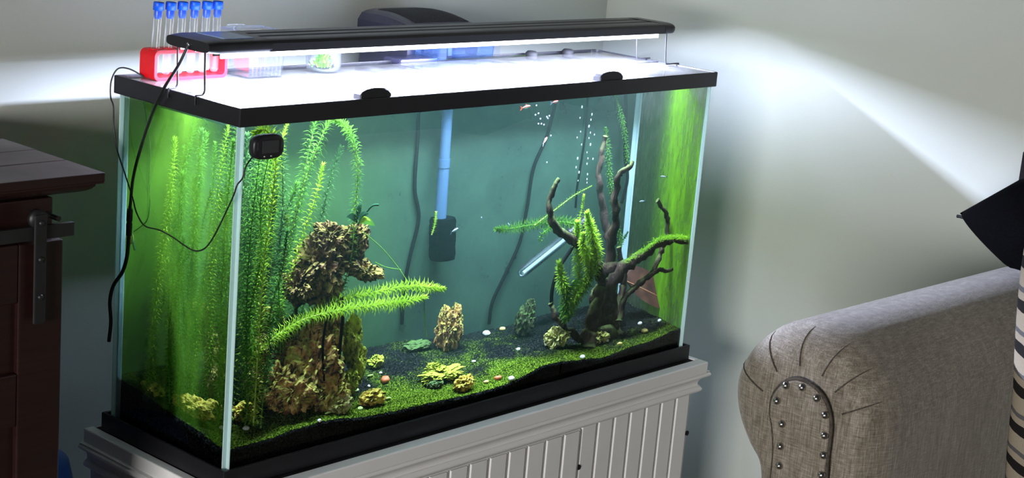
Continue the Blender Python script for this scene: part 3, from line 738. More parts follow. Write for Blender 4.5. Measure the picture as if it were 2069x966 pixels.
rock('dragon_stone', sits(761, 745, .013), (.018, .014, .014), 'small green ring shaped stone right of the tower', 'rock_green', 17, 4, .5, 3, 1)
rock('dragon_stone', sits(842, 708, .010), (.036, .02, .010), 'low dark mossy stone at the back left of the fluted stone', 'rock_mossy', 18, 4, .4, 2.6, 1)
p = inw(308, 786, .045, 0, 'l'); rock('dragon_stone', Vector(p), (.022, .030, .012), 'small yellow stone seen through the side pane near the back', 'rock_yellow', 19, 4, .45, 2.6, 1)
p = inw(392, 820, .050, 0, 'l'); rock('dragon_stone', Vector(p), (.024, .050, .018), 'long yellow green stone lying along the side pane', 'rock_yellow', 20, 5, .45, 2.8, 1, 0, 0)
# pebbles, shells and fallen leaf bits
peb = [(983, 677, .26, .0085, 'white', 'elongated white pebble beside the back pane'), (1015, 667, .25, .006, 'yellow', 'small yellow pebble beside the mossy peaked stone'),
       (1047, 708, .13, .0048, 'white', 'white pebble on the soil below the mossy peaked stone'), (957, 732, .11, .004, 'white', 'tiny white pebble right of the flat greenish stone'),
       (1177, 724, .03, .0062, 'white', 'white pebble near the front pane below the pale holed stone'), (1293, 656, .11, .0062, 'white', 'white pebble right of the driftwood foot'),
       (1332, 650, .10, .0055, 'white', 'rightmost white pebble near the side pane'), (1302, 671, .08, .0075, 'yellow', 'yellow pebble below the white pebble on the right'),
       (1252, 697, .05, .0055, 'yellow', 'small yellow pebble near the front pane on the right'), (1033, 768, .016, .007, 'white', 'white pebble pressed against the front pane at mid length'),
       (1006, 767, .03, .007, 'orange', 'orange brown chip on the algae by the front pane'), (982, 774, .03, .005, 'yellow', 'tiny yellow pebble left of the orange chip'),
       (645, 852, .02, .0042, 'white', 'tiny white pebble under the tower by the front pane'), (497, 868, .02, .0055, 'white', 'thin white chip below the olive yellow stone'),
       (769, 755, .12, .0035, 'white', 'tiny white dot of stone right of the tower'), (745, 782, .09, .0035, 'white', 'tiny white pebble above the bright yellow stone'),
       (1227, 690, .05, .0045, 'white', 'tiny white shell bit by the lobed pale stone'), (778, 772, .09, .010, 'orange', 'curled reddish brown leaf scrap above the bright yellow stone')]
for px, py, y, r, kind, lab in peb:
    y = yb(px, py); p = S(px, py, y); pr = inw(px, py, y); sd = random.random()*50
    g = G().ico((pr[0], y, p.z+r*.45), (r*1.35, r, r*.7), 2, lambda u: 1+.25*noise.noise(u*1.6+Vector((sd, 0, 0))), True, Matrix.Rotation(random.uniform(0, 3), 3, 'Z'))
    tag(g.out('pebble', 'pebble_'+kind, None, (pr[0], y, p.z)), lab, 'pebble', 'pebbles on the soil')
bits = [(702, 770, .11), (713, 766, .105), (728, 765, .10), (712, 784, .09), (719, 791, .085), (748, 762, .10), (703, 778, .10), (783, 808, .05), (662, 838, .045), (728, 828, .035)]
for i, (px, py, y) in enumerate(bits):
    y = yb(px, py); pr = inw(px, py, y); z = soil(pr[0], y); r = random.uniform(.006, .0095)
    g = G().ico((pr[0], y, z+.003), (r, r*.8, .0018), 2, lambda u: 1+.2*noise.noise(u*1.3+Vector((i*3., 0, 0))), True, Matrix.Rotation(random.uniform(-.5, .5), 3, 'X'))
    tag(g.out('fallen_leaf', 'leaf_lime', None, (pr[0], y, z)), 'pale green round leaf bit scattered around the foot of the tower', 'leaf', 'fallen pale leaves by the tower')

# ------------------------------------------------------------------ stem plants
def stem_plant(pts, label, leaf='leaf_mid', stem='stem_green', ll=.014, lw=.0028, gap=.0062, per=6, taper=.06, group='waterweed stems', droop=.25, name='waterweed_stem', nm='leaves'):
    path = smooth_path(pts, 10); acc = [0]
    for a, b in zip(path, path[1:]): acc.append(acc[-1]+(b-a).length)
    tot = acc[-1]; pl = empty(name, path[0], label, 'water plant', group)
    G().tube(path, [.0016*(1-.4*s_/tot) for s_ in acc], 5).out('stem', stem, pl)
    g = G(); s_ = .004; i = 0; ph = random.random()*6; up = None
    while s_ < tot:
        while i < len(acc)-2 and acc[i+1] < s_: i += 1
        p = path[i].lerp(path[i+1], (s_-acc[i])/max(1e-6, acc[i+1]-acc[i])); d = (path[i+1]-path[i]).normalized()
        a0 = d.orthogonal().normalized(); b0 = d.cross(a0); ph += .5
        near = max(0, 1-(tot-s_)/.045); l_ = 1.3*ll*(1-.45*near)*random.uniform(.8, 1.15)
        for k in range(per):
            a = ph+2*math.pi*k/per+random.uniform(-.25, .25); rd = a0*math.cos(a)+b0*math.sin(a)
            tilt = .35+near*1.3+random.uniform(-.15, .2); o1 = (rd+d*tilt).normalized()
            o2 = (rd*1.0+d*(tilt-droop*2.2)+Vector((0, 0, -.15))).normalized(); sd = d.cross(rd).normalized()*lw*.62
            m1 = p+o1*l_*.55; e = m1+o2*l_*.5
            g.add([p-sd*.6, p+sd*.6, m1+sd, m1-sd, e], [(0, 1, 2, 3), (3, 2, 4)], False)
        s_ += gap*(1-.5*near)
    o = g.out(nm, leaf, pl); o['kind'] = 'stuff'; return pl
def PL(lst): return [tuple(inw(x, y, d)) for x, y, d in lst]
stem_plant(PL([(512, 860, .05), (522, 700, .05), (532, 540, .05), (548, 420, .05), (557, 330, .05), (553, 285, .045), (535, 263, .04), (515, 268, .04)]), 'bright green waterweed stem curling at the surface behind the thermometer', 'leaf_bright', 'stem_pale', .016, .003)
stem_plant(PL([(500, 850, .09), (498, 640, .09), (506, 480, .09), (522, 340, .09), (528, 290, .09)]), 'shaded waterweed stem left of the one behind the thermometer', 'leaf_mid')
stem_plant(PL([(520, 800, .15), (548, 640, .15), (588, 470, .15), (625, 340, .15), (655, 265, .15), (672, 230, .15)]), 'waterweed stem leaning right with a bare pale tip at the surface', 'leaf_mid', 'stem_pale', .017)
stem_plant(PL([(530, 780, .12), (575, 600, .12), (610, 480, .12), (640, 390, .12), (652, 335, .12)]), 'leaning waterweed stem with light tip just left of the tower top', 'leaf_bright', 'stem_pale')
stem_plant(PL([(545, 700, .20), (580, 520, .20), (605, 400, .20), (625, 300, .20), (642, 225, .20)]), 'tall waterweed stem behind the leaning pair reaching the surface', 'leaf_mid', 'stem_pale', .018)
stem_plant(PL([(590, 720, .25), (625, 560, .25), (648, 450, .25), (668, 360, .25), (690, 298, .25)]), 'dark waterweed stem ending mid water left of the arching stem', 'leaf_dark')
stem_plant(PL([(510, 800, .22), (505, 560, .22), (520, 400, .22), (545, 280, .22)]), 'upright waterweed stem deep in the left thicket', 'leaf_mid')
stem_plant(PL([(672, 640, .12), (700, 560, .12), (712, 500, .12), (716, 430, .12), (723, 350, .12), (714, 285, .12), (695, 252, .11), (676, 243, .10)]), 'arching waterweed stem rising from the tower to the surface', 'leaf_mid', 'stem_pale', .012)
stem_plant(PL([(500, 735, .075), (545, 690, .072), (600, 652, .07), (660, 632, .065), (740, 618, .06), (810, 610, .055), (858, 600, .05)]), 'lower of two bright waterweed stems stretching right across the tower', 'leaf_bright', 'stem_pale', .015, .003, .0055)
stem_plant(PL([(560, 690, .10), (620, 640, .095), (690, 606, .09), (760, 590, .085), (830, 578, .08), (894, 584, .075)]), 'upper of two bright waterweed stems stretching right across the tower', 'leaf_bright', 'stem_pale', .014, .003, .0055)
# thicket at the left end
for i in range(26):
    x = random.uniform(.03, .23); y = random.uniform(.05, .30)
    if x > .14 and y < .12: y += .12
    h_ = random.uniform(.16, .40) if i > 8 else random.uniform(.38, .50)
    z = soil(x, y); pts = [(x, y, z-.005)]
    dx, dy = random.uniform(-.02, .07), random.uniform(-.03, .03)
    for k in range(1, 6):
        t_ = k/5; pts.append((max(.025, min(.3, x+dx*t_*t_+random.gauss(0, .006))), max(.03, min(.30, y+dy*t_+random.gauss(0, .006))), z+h_*t_))
    lm_ = ['leaf_mid', 'leaf_mid', 'leaf_dark', 'leaf_bright'][i % 4]
    stem_plant(pts, {'leaf_mid': 'mid green', 'leaf_dark': 'dark green', 'leaf_bright': 'light green'}[lm_] + (' tall' if h_ > .36 else ' medium high' if h_ > .25 else ' short') + ' waterweed stem ' + ('near the side pane,' if x < .10 else 'inside the left thicket,') + (' front half' if y < .17 else ' back half'), lm_, 'stem_green', random.uniform(.011, .016), .0026, .0062, 6, group='left thicket stems')
# around the driftwood
stem_plant(PL([(1148, 640, .09), (1146, 600, .09), (1135, 565, .09), (1130, 533, .09)]), 'short bright waterweed stem at the left foot of the driftwood', 'leaf_bright', 'stem_pale', .0165, .0038, .0040, 8)
stem_plant(PL([(1145, 625, .085), (1180, 585, .08), (1203, 545, .075), (1207, 510, .075), (1195, 475, .075), (1187, 432, .075)]), 'curving bright waterweed stem tallest of the clump on the driftwood', 'leaf_bright', 'stem_pale', .0165, .0038, .0040, 8)
stem_plant(PL([(1150, 615, .08), (1185, 570, .07), (1190, 530, .07), (1178, 495, .065), (1178, 475, .065)]), 'bright waterweed stem in front within the driftwood clump', 'leaf_bright', 'stem_pale', .0165, .0038, .0040, 8)
stem_plant(PL([(1160, 600, .10), (1170, 550, .10), (1168, 500, .10), (1167, 452, .10)]), 'bright waterweed stem at the left of the driftwood clump', 'leaf_bright', 'stem_pale', .0165, .0038, .0040, 8)
stem_plant(PL([(1160, 490, .13), (1168, 450, .13), (1176, 420, .13), (1180, 394, .13)]), 'small waterweed sprig above the driftwood clump', 'leaf_bright', 'stem_pale', .008, .0026, .005)
stem_plant(PL([(1175, 455, .17), (1120, 448, .18), (1070, 455, .19), (1030, 462, .20), (1004, 463, .20)]), 'waterweed stem reaching left from the driftwood clump', 'leaf_mid', 'stem_green', .013, .003, .0055)
stem_plant(PL([(1090, 490, .17), (1098, 470, .17), (1130, 450, .17)]), 'small olive sprig hanging left of the driftwood branch', 'leaf_mid', 'stem_green', .010)
stem_plant(PL([(1080, 455, .18), (1120, 425, .18), (1160, 395, .18), (1195, 376, .18)]), 'thin nearly bare stem slanting up to the driftwood', 'leaf_mid', 'stem_pale', .005, .002, .008)
stem_plant(PL([(1255, 500, .27), (1240, 420, .27), (1230, 340, .27), (1226, 290, .27), (1224, 258, .27)]), 'waterweed stem with bright tip behind the driftwood', 'leaf_mid', 'stem_pale', .010)
stem_plant(PL([(1268, 330, .28), (1262, 270, .28), (1252, 225, .28), (1245, 195, .28)]), 'thin waterweed stem hanging from the surface near the back corner', 'leaf_mid', 'stem_green', .009)
stem_plant(PL([(1245, 620, .16), (1238, 560, .16), (1252, 500, .16), (1268, 470, .16)]), 'fine waterweed sprig growing behind the driftwood trunk', 'leaf_dark', 'stem_green', .008)
stem_plant(PL([(872, 475, .25), (878, 455, .25), (881, 430, .25)]), 'tiny waterweed sprig clinging to the filter sponge', 'leaf_bright', 'stem_pale', .007, .002, .004)
stem_plant(PL([(1152, 640, .10), (1160, 610, .10), (1172, 580, .095), (1196, 540, .09), (1200, 500, .085), (1196, 455, .085)]), 'bright waterweed stem woven through the back of the driftwood clump', 'leaf_bright', 'stem_pale', .0165, .0036, .0042, 8)
stem_plant(PL([(1150, 650, .09), (1140, 620, .09), (1150, 590, .085), (1165, 570, .08)]), 'short leafy waterweed tuft low at the driftwood foot', 'leaf_mid', 'stem_green', .015, .0036, .0042, 8)
# thin roots
for k_, (lst, lab) in enumerate([([(735, 470, .12), (770, 500, .12), (800, 535, .12), (826, 572, .11)], 'fine pale root running from the tower top to the upper bright stem'),
                 ([(857, 605, .07), (858, 650, .10), (862, 680, .14)], 'fine root hanging below the tip of the lower bright stem'),
                 ([(758, 530, .12), (780, 540, .13), (810, 545, .14)], 'fine root trailing right from the top stone')]):
    o = G().tube(smooth_path(PL(lst), 6), .0009, 5).out('root', 'stem_green', None, tuple(inw(*lst[-1]))); tag(o, lab, 'root')
# anubias-like sprig on the top stone
an = empty('broad_leaf_plant', tuple(inw(725, 455, .12)), 'small dark broad leaved plant on top of the stone tower', 'water plant')
def broad(px0, py0, px1, py1, y, wd, mat):
    a, b = Vector(inw(px0, py0, y)), Vector(inw(px1, py1, y-.015)); d = b-a; sdv = d.cross(Vector((0, 1, .3))).normalized()*wd
    n = 6; v = []; f = []
    for i in range(n+1):
        t_ = i/n; w_ = math.sin(math.pi*min(.98, t_*.9+.06)); c_ = a+d*t_+Vector((0, 0, .006*math.sin(math.pi*t_)))
        v += [c_-sdv*w_+Vector((0, 0, .002)), c_, c_+sdv*w_+Vector((0, 0, .002))]
    for i in range(n):
        for j in (0, 1): f.append((i*3+j, i*3+j+1, i*3+j+4, i*3+j+3))
    return G().add(v, f, True).out('leaf', mat, an)
broad(725, 452, 745, 432, .12, .008, 'leaf_deep'); broad(722, 448, 728, 415, .12, .006, 'leaf_deep'); broad(725, 452, 757, 458, .12, .007, 'leaf_mid'); broad(722, 452, 700, 440, .12, .006, 'leaf_deep'); broad(725, 455, 748, 447, .115, .006, 'leaf_bright')
G().tube(smooth_path(PL([(722, 456, .118), (738, 432, .112), (752, 416, .108), (765, 414, .106)]), 5), .002, 6).out('stalk', 'leaf_deep', an)

# ------------------------------------------------------------------ driftwood
dw = empty('driftwood', tuple(S(1215, 690, .13)), 'branching dark driftwood root standing at the right end of the tank', 'driftwood')
def branch(lst, r0, r1, name='branch', seg=14, wob=.6, mat='driftwood'):
    pth = smooth_path(PL(lst), 7); n = len(pth)
    pth = [p + Vector((noise.noise(p*45), noise.noise(p*45+Vector((9, 0, 0))), noise.noise(p*45+Vector((0, 9, 0)))))*.007 for p in pth]
    return G().tube(pth, [r0+(r1-r0)*(i/(n-1))**.8 for i in range(n)], seg, True, wob).out(name, mat, dw)
branch([(1210, 705, .13), (1212, 660, .13), (1216, 610, .13), (1226, 565, .13), (1234, 535, .13)], .046, .021, 'trunk', 20, .5)
branch([(1190, 700, .10), (1195, 650, .11), (1212, 600, .12), (1226, 570, .12)], .020, .016, 'trunk', 14, .5)
branch([(1240, 690, .12), (1240, 650, .12), (1232, 600, .125), (1228, 570, .125)], .020, .014, 'trunk', 14, .5)
branch([(1226, 570, .13), (1236, 500, .12), (1244, 440, .11), (1243, 385, .11), (1254, 350, .10), (1280, 331, .09)], .015, .005)
branch([(1230, 560, .15), (1232, 500, .17), (1222, 440, .20), (1213, 380, .21), (1212, 330, .22), (1222, 275, .22)], .014, .006)
branch([(1222, 570, .12), (1190, 520, .11), (1158, 490, .10), (1122, 458, .10), (1112, 420, .10), (1118, 385, .10), (1128, 362, .10)], .014, .005)
right_b = branch([(1222, 585, .12), (1255, 545, .10), (1300, 515, .085), (1335, 492, .06), (1365, 488, .045), (1392, 486, .028)], .020, .005)
branch([(1252, 650, .08), (1265, 600, .085), (1290, 575, .08), (1320, 553, .07), (1335, 545, .06), (1357, 547, .055)], .010, .004)
branch([(1318, 555, .075), (1335, 515, .09), (1345, 480, .10), (1352, 455, .11), (1345, 430, .11), (1328, 405, .11)], .008, .005)
branch([(1225, 690, .12), (1255, 600, .15), (1262, 560, .15), (1250, 500, .16)], .016, .006)
branch([(1200, 700, .11), (1150, 670, .11), (1120, 640, .11), (1113, 610, .12)], .009, .005)
# moss fringe on the right branch
g = G(); mp = smooth_path(PL([(1262, 530, .095), (1300, 505, .08), (1335, 482, .055), (1365, 479, .04), (1390, 480, .026)]), 40)
for p in mp:
    for q in range(9):
        b0 = p + Vector((random.gauss(0, .004), random.gauss(0, .005), random.gauss(-.001, .0025))); d = Vector((random.gauss(0, .7), random.gauss(0, .7), random.uniform(-.2, 1))).normalized()*random.uniform(.004, .009); s_ = d.orthogonal().normalized()*.0007
        g.add([b0-s_, b0+s_, b0+d], [(0, 1, 2)], False)
o = g.out('moss', 'moss', right_b); o['kind'] = 'stuff'
# black root loop and heater cord near its foot
cord('air_hose', PL([(1170, 480, .14), (1150, 510, .13), (1128, 545, .12), (1115, 590, .12), (1118, 630, .12), (1140, 655, .12)]), .0045, 'black hose looping down left of the driftwood clump', 'cable_black')

# dry brown leaf leaning on the side pane
lf = empty('dry_leaf', tuple(inw(1305, 620, .17)), 'large dry reddish brown leaf leaning at the back right corner', 'leaf')
c0 = Vector(inw(1308, 580, .165)); e1 = (Vector(inw(1350, 600, .145))-c0); e1.z -= .0; e1 *= 1.0
e2 = Vector(inw(1302, 545, .19))-c0
n = 10; vv = []; ff = []
for i in range(n+1):
    t_ = -1+2*i/n
    wdt = math.sqrt(max(0, 1-abs(t_)**2.2))
    for j in range(7):
        u = (-1+2*j/6)
        vv.append(c0+e1*t_*1.05+e2*(u*wdt*1.05)+Vector((-.010*(1-u*u), -.008*(1-t_*t_), 0)))
for i in range(n):
    for j in range(6): ff.append((i*7+j, i*7+j+1, (i+1)*7+j+1, (i+1)*7+j))
G().add(vv, ff, True).out('blade', 'dry_leaf', lf)
G().tube([c0+e1*t_+Vector((-.0125, -.011+.006*abs(t_), -.004)) for t_ in (-1, -.5, 0, .5, 1.08)], [.0018, .0017, .0015, .0013, .0011], 6).out('midrib', 'leaf_rib', lf)

# ------------------------------------------------------------------ heater and cables in the water
ht = empty('aquarium_heater', tuple(inw(1047, 558, .24)), 'slanted clear glass aquarium heater tube behind the driftwood', 'heater')
h0, h1 = Vector(inw(1052, 553, .24)), Vector(inw(1150, 474, .24)); hd = (h1-h0).normalized(); h2 = h0+hd*.26
h2.x = min(h2.x, 1.19)
G().lathe(h0, [(.0005, -.004), (.008, -.003), (.0125, .003), (.013, .01), (.013, .20), (.012, .20), (.012, .012)], 24, hd).out('glass_tube', 'heater_glass', ht)
G().tube([h0+hd*.008+Vector((0, 0, -.004)), h0+hd*.17+Vector((0, 0, -.004))], .0048, 14).out('heating_core', 'heater_core', ht)
G().tube([h0+hd*.15, h0+hd*.215], .0135, 18).out('head', 'black_plastic', ht)
cb = [([(846, 215, .312), (843, 290, .312), (838, 380, .312), (846, 440, .312), (828, 520, .312), (815, 590, .312), (812, 655, .312)], .0042, 'dark cable hanging down the back pane left of the intake tube'),
      ([(1126, 195, .312), (1105, 275, .312), (1078, 340, .312), (1065, 420, .312), (1050, 490, .312), (1018, 560, .312), (995, 610, .312), (988, 655, .312)], .0042, 'dark cable slanting down the back pane right of the intake tube'),
      ([(1188, 185, .27), (1184, 260, .27), (1174, 330, .27), (1166, 380, .27), (1163, 420, .27)], .0032, 'black airline tube between the two columns of bubbles'),
      ([(1264, 185, .29), (1265, 250, .29), (1262, 310, .29), (1268, 360, .29), (1256, 410, .28)], .0045, 'black cable hanging near the back right corner'),
      ([(610, 660, .11), (598, 628, .11), (612, 612, .105), (640, 602, .10)], .0028, 'short black cable curving out of the stone tower'),
      ([(655, 770, .06), (652, 700, .062), (660, 640, .07), (662, 600, .09)], .0026, 'black cable strapped down the front of the stone tower'),
      ([(683, 740, .075), (688, 690, .075), (692, 640, .08), (690, 600, .09)], .0034, 'thicker black cable down the right of the stone tower')]
for lst, r, lab in cb: cord('cable', PL(lst), r, lab, 'cable_black')
sc_ = empty('suction_cup_sensor', tuple(inw(262, 490, .018, 0, 'l')), 'small green suction cup sensor inside the side pane on a thin cable', 'sensor')
ps = [tuple(inw(x, y, .016, 0, 'l')) for x, y in ((290, 205), (296, 240), (303, 300), (301, 360), (303, 400), (299, 440), (288, 455), (270, 468))]
G().tube(smooth_path(ps, 6), .0011, 6).out('cable', 'leaf_deep', sc_)
pq = Vector(inw(263, 480, .0165, 0, 'l'))
G().lathe(pq, [(.011, -.002), (.010, 0), (.006, .004), (.004, .007), (.0001, .008)], 18, (1, 0, 0)).out('cup', 'leaf_lime', sc_)
G().tube([pq+Vector((.006, 0, .002)), pq+Vector((.006, -.010, -.020))], .003, 8).out('probe', 'leaf_deep', sc_)

# ------------------------------------------------------------------ fish
def fish(px, py, y, ln, ang, m1, m2, label, lift=0):
    p = Vector(inw(px, py, y)); f_ = empty('fish', p, label, 'fish', 'small fish')
    d = Vector((math.cos(ang), math.sin(ang), lift)).normalized(); up = Vector((0, 0, 1)); sd = d.cross(up).normalized(); up = sd.cross(d)
    loops = []
    for t_, hh in ((-.5, .05), (-.35, .12), (-.15, .21), (.05, .25), (.25, .21), (.42, .11), (.5, .02)):
        loops.append([p + d*t_*ln + up*math.sin(a)*hh*ln*.62 + sd*math.cos(a)*hh*ln*.36 for a in [2*math.pi*k/12 for k in range(12)]])
    G().loft(loops, True, (True, True)).out('body', m1, f_)
    q = p-d*.46*ln; th2 = sd*.0006
    v = [q, q-d*.30*ln+up*.20*ln, q-d*.2*ln, q-d*.30*ln-up*.20*ln]
    G().add([x+th2 for x in v]+[x-th2 for x in v], [(0, 1, 2, 3), (7, 6, 5, 4), (0, 4, 5, 1), (1, 5, 6, 2), (2, 6, 7, 3), (3, 7, 4, 0)], False).out('tail_fin', m2, f_)
    q = p+d*.02*ln+up*.13*ln
    v = [q-d*.14*ln, q+d*.14*ln, q-d*.10*ln+up*.13*ln]
    G().add([x+th2 for x in v]+[x-th2 for x in v], [(0, 1, 2), (5, 4, 3), (0, 3, 4, 1), (1, 4, 5, 2), (2, 5, 3, 0)], False).out('dorsal_fin', m2, f_)
    st_ = [p + d*t_*ln + sgn*sd*hh*ln*.37 + up*.01*ln for sgn in (1,) for t_, hh in ((-.4, .09), (-.15, .21), (.05, .25), (.25, .21))]
    for sgn in (1, -1):
        G().tube([p + d*t_*ln + sgn*sd*hh*ln*.33 + up*.01*ln for t_, hh in ((-.42, .09), (-.15, .21), (.05, .25), (.25, .21), (.42, .11))], .045*ln, 6).out('side_stripe', m2, f_)
        G().ico(p+d*.38*ln+sgn*sd*.13*ln*.36+up*.03*ln, .035*ln, 1).out('eye', 'fish_dark', f_)
fish(1102, 283, .20, .022, .6, 'fish_red', 'fish_white', 'orange red fish with white belly in front of the slanting cable', .5)
fish(1122, 206, .22, .020, .1, 'fish_red', 'fish_dark', 'orange red fish right under the top frame', .1)
fish(1064, 216, .15, .022, .0, 'fish_white', 'fish_red', 'whitish fish just under the top frame above the orange one', .1)
fish(920, 465, .22, .022, .3, 'fish_silver', 'fish_dark', 'striped silver fish crossing the filter sponge', .15)
fish(973, 440, .22, .014, 1.2, 'fish_silver', 'fish_dark', 'small silver fish right of the filter sponge', 0)
fish(1028, 453, .20, .012, 1.4, 'fish_silver', 'fish_dark', 'tiny silver fish above the reaching waterweed stem', .3)
fish(1340, 357, .14, .016, 2.6, 'fish_silver', 'fish_dark', 'silver fish in front of the algae covered side pane', .1)
fish(1297, 407, .20, .016, 3.0, 'fish_silver', 'fish_dark', 'dark backed fish near the back right corner', 0)
# bubbles
bm_ = bmesh.new(); bmesh.ops.create_icosphere(bm_, subdivisions=2, radius=1); bme = bpy.data.meshes.new('bubble'); bm_.to_mesh(bme); bm_.free()
for p_ in bme.polygons: p_.use_smooth = True
bme.materials.append(M['bubble_skin'])
def bubble(px, py, y, r, lab, grp, sq=1.3):
    o = bpy.data.objects.new('air_bubble', bme); col.objects.link(o); o.location = inw(px, py, y); o.scale = (r, r, r*sq); tag(o, lab, 'bubble', grp)
for px, py in ((1176, 216), (1172, 238), (1173, 266), (1166, 278), (1175, 292), (1167, 320), (1164, 338), (1170, 348), (1168, 365)):
    bubble(px, py, .262, random.uniform(.0012, .0021), 'air bubble rising left of the black airline', 'bubbles left of the airline', 1.6)
for px, py in ((1196, 231), (1194, 242), (1190, 255), (1193, 268), (1190, 279), (1193, 292), (1186, 308), (1188, 320), (1186, 331), (1187, 352), (1186, 362), (1186, 369), (1198, 321), (1201, 272)):
    bubble(px, py, .262, random.uniform(.0012, .0022), 'air bubble rising right of the black airline', 'bubbles right of the airline', 1.6)
for px, py in ((1082, 232), (1088, 229), (1092, 240), (1105, 236), (1107, 239), (1110, 234), (1088, 250), (1094, 250), (1099, 252), (1084, 213), (1105, 328), (1113, 274)):
    bubble(px, py, .20, .0018, 'tiny air bubble or food speck near the orange fish', 'specks near the orange fish', 1)

# ------------------------------------------------------------------ dark wooden cabinet on the left
cab = empty('wooden_cabinet', (-.9, .3, 0), 'dark stained wooden cabinet with a black barn door rail left of the aquarium', 'cabinet')
cx0, cx1, cy0, cy1, cz = -1.60, -.272, .078, .555, 1.226
G().box((cx0, cy0, .04), (cx1, cy1, cz-.035), .002).out('body', 'dark_wood', cab)
prof = [(0, cz-.036), (.026, cz-.036)] + [(.028, cz-.034)] + [(.028+.034*math.sin(a), cz-.034+.016*(1-math.cos(a))) for a in [math.pi/2*i/6 for i in range(1, 7)]] + [(.062, cz-.0165), (.070, cz-.0165), (.070, cz-.012), (0, cz-.012)]
mould(G(), prof, cx0, cx1, cy0+.047, cy1).out('cornice', 'dark_wood', cab)
yy = cy0-.025
for i, dpt in enumerate((.10, .085, .095, .09, .095, .037)):
    G().box((cx0-.07, yy+.0006, cz-.0145), (cx1+.072+random.uniform(-.004, .002), yy+dpt-.0006, cz-random.uniform(0, .0012)), .0016).out('top_plank', 'dark_wood', cab)
    yy += dpt
dr = G().box((-.78, cy0-.020, .10), (cx1-.002, cy0-.006, 1.136), .002).out('barn_door', 'dark_wood', cab)
for lo, hi in (((-.345, cy0-.032, .10), (cx1-.002, cy0-.0195, 1.136)), ((-.78, cy0-.032, .10), (-.70, cy0-.0195, 1.136)), ((-.70, cy0-.031, 1.05), (-.345, cy0-.0195, 1.136)), ((-.70, cy0-.031, .865), (-.345, cy0-.0195, .945)), ((-.70, cy0-.031, .10), (-.345, cy0-.0195, .19))):
    G().box(lo, hi, .0025).out('door_rail', 'dark_wood', dr)
G().box((cx0+.05, cy0-.041, 1.142), (cx1+.010, cy0-.034, 1.162), .0008).out('track_bar', 'iron', cab)
for x in (-.285, -.62): G().tube([(x, cy0-.036, 1.168), (x, cy0+.002, 1.168)], .004, 10).out('track_bolt', 'iron', cab)
hg = G().box((-.330, cy0-.0475, 1.020), (-.3105, cy0-.0425, 1.180), .0022).out('hanger_strap', 'iron', cab)
G().lathe((-.3203, cy0-.0415, 1.172), [(.0001, 0), (.014, 0), (.014, .009), (.0001, .009)], 20, (0, 1, 0)).out('roller', 'iron', hg)
for z in (1.168, 1.115, 1.060): G().lathe((-.3203, cy0-.0475, z), [(.0045, 0), (.0042, .002), (.0025, .0036), (.0001, .004)], 12, (0, -1, 0)).out('bolt', 'iron', hg)
for x, y in ((cx0+.04, cy0+.04), (cx1-.04, cy0+.04), (cx0+.04, cy1-.04), (cx1-.04, cy1-.04)): G().box((x-.03, y-.03, 0), (x+.03, y+.03, .041), .002).out('foot', 'dark_wood', cab)

# blue tub on the floor in the gap
tb = empty('blue_tub', (-.112, .40, 0), 'blue plastic tub in the gap between cabinet and aquarium stand', 'tub')
ts = .42
G().loft([[( -.112+ (.075*k)*math.copysign(abs(math.cos(a))**.8, math.cos(a)), .40+(.10*k)*math.sin(a), z) for a in [2*math.pi*i/36 for i in range(36)]] for k, z in ((.55, 0), (.7, .02), (.86, .30), (.98, .52), (1.0, .60), (.86, .655), (.55, .672), (.2, .676))], True, (True, True)).out('shell', 'blue_tub', tb)
G().tube([(-.112+.078*math.copysign(abs(math.cos(a))**.8, math.cos(a)), .40+.103*math.sin(a), .585) for a in [2*math.pi*i/36 for i in range(37)]], .005, 8).out('rim_band', 'blue_tub', tb)

# ------------------------------------------------------------------ sofa
sf = empty('sofa', (1.1, -1.2, 0), 'taupe linen sofa with rolled arm and nailhead trim by the right wall', 'sofa')
xs = .50; xe = 1.535
# arm outlines in y (towards the tank positive) and z
PANEL = [(-.672, .20), (-.672, .60), (-.668, .74), (-.664, .80), (-.662, .86), (-.650, .893), (-.630, .912), (-.605, .920), (-.580, .917), (-.558, .900), (-.546, .876), (-.546, .85), (-.555, .82), (-.562, .78), (-.564, .70), (-.566, .55), (-.566, .20)]
OUT = [(-.735, .20), (-.735, .60), (-.735, .74), (-.735, .82), (-.728, .89), (-.705, .945), (-.665, .985), (-.61, 1.003), (-.555, 1.000), (-.495, .975), (-.450, .925), (-.432, .87), (-.442, .815), (-.475, .77), (-.512, .745), (-.525, .60), (-.525, .20)]
KS = .905
def place(P): return [(-1.9742+KS*(y+1.9742), max(.20, 1.7468+KS*(z-1.7468)) if z > .21 else .20) for y, z in P]
PANEL, OUT = place(PANEL), place(OUT)
def dens(P, n=6):
    o = []
    pv = [Vector((0, a, b)) for a, b in P]
    return [(q.y, q.z) for q in smooth_path(pv, n)]
Pd, Od = dens(PANEL), dens(OUT)
loops = []
for t_ in [0, .03, .08, .15, .25, .36, .5, .66, .83, 1]:
    k = math.sqrt(max(0, 1-(1-t_)**2)); x = xs+.004+.09*t_**1.6
    loops.append([(x, a[0]+(b_[0]-a[0])*k, a[1]+(b_[1]-a[1])*k) for a, b_ in zip(Pd, Od)])
for x in (.68, .85, 1.0, 1.2, xe): loops.append([(x, b_[0], b_[1]-.012*(x-.60)) for b_ in Od])
arm = G().loft(loops, True, (True, True)).out('arm', 'linen', sf)
c_ = [(sum(p[0] for p in Pd)/len(Pd), sum(p[1] for p in Pd)/len(Pd))]
fp = G().loft([[(xs+.012, y, z) for y, z in Pd], [(xs-.006, y, z) for y, z in Pd], [(xs-.009, y+(-.74-y)*.04, z-.004*(z > .93)) for y, z in Pd]], True, (False, True)).out('front_panel', 'linen', arm)
G().tube([(xs-.004, y, z) for y, z in Pd], .0035, 6).out('piping', 'seam_thread', arm)
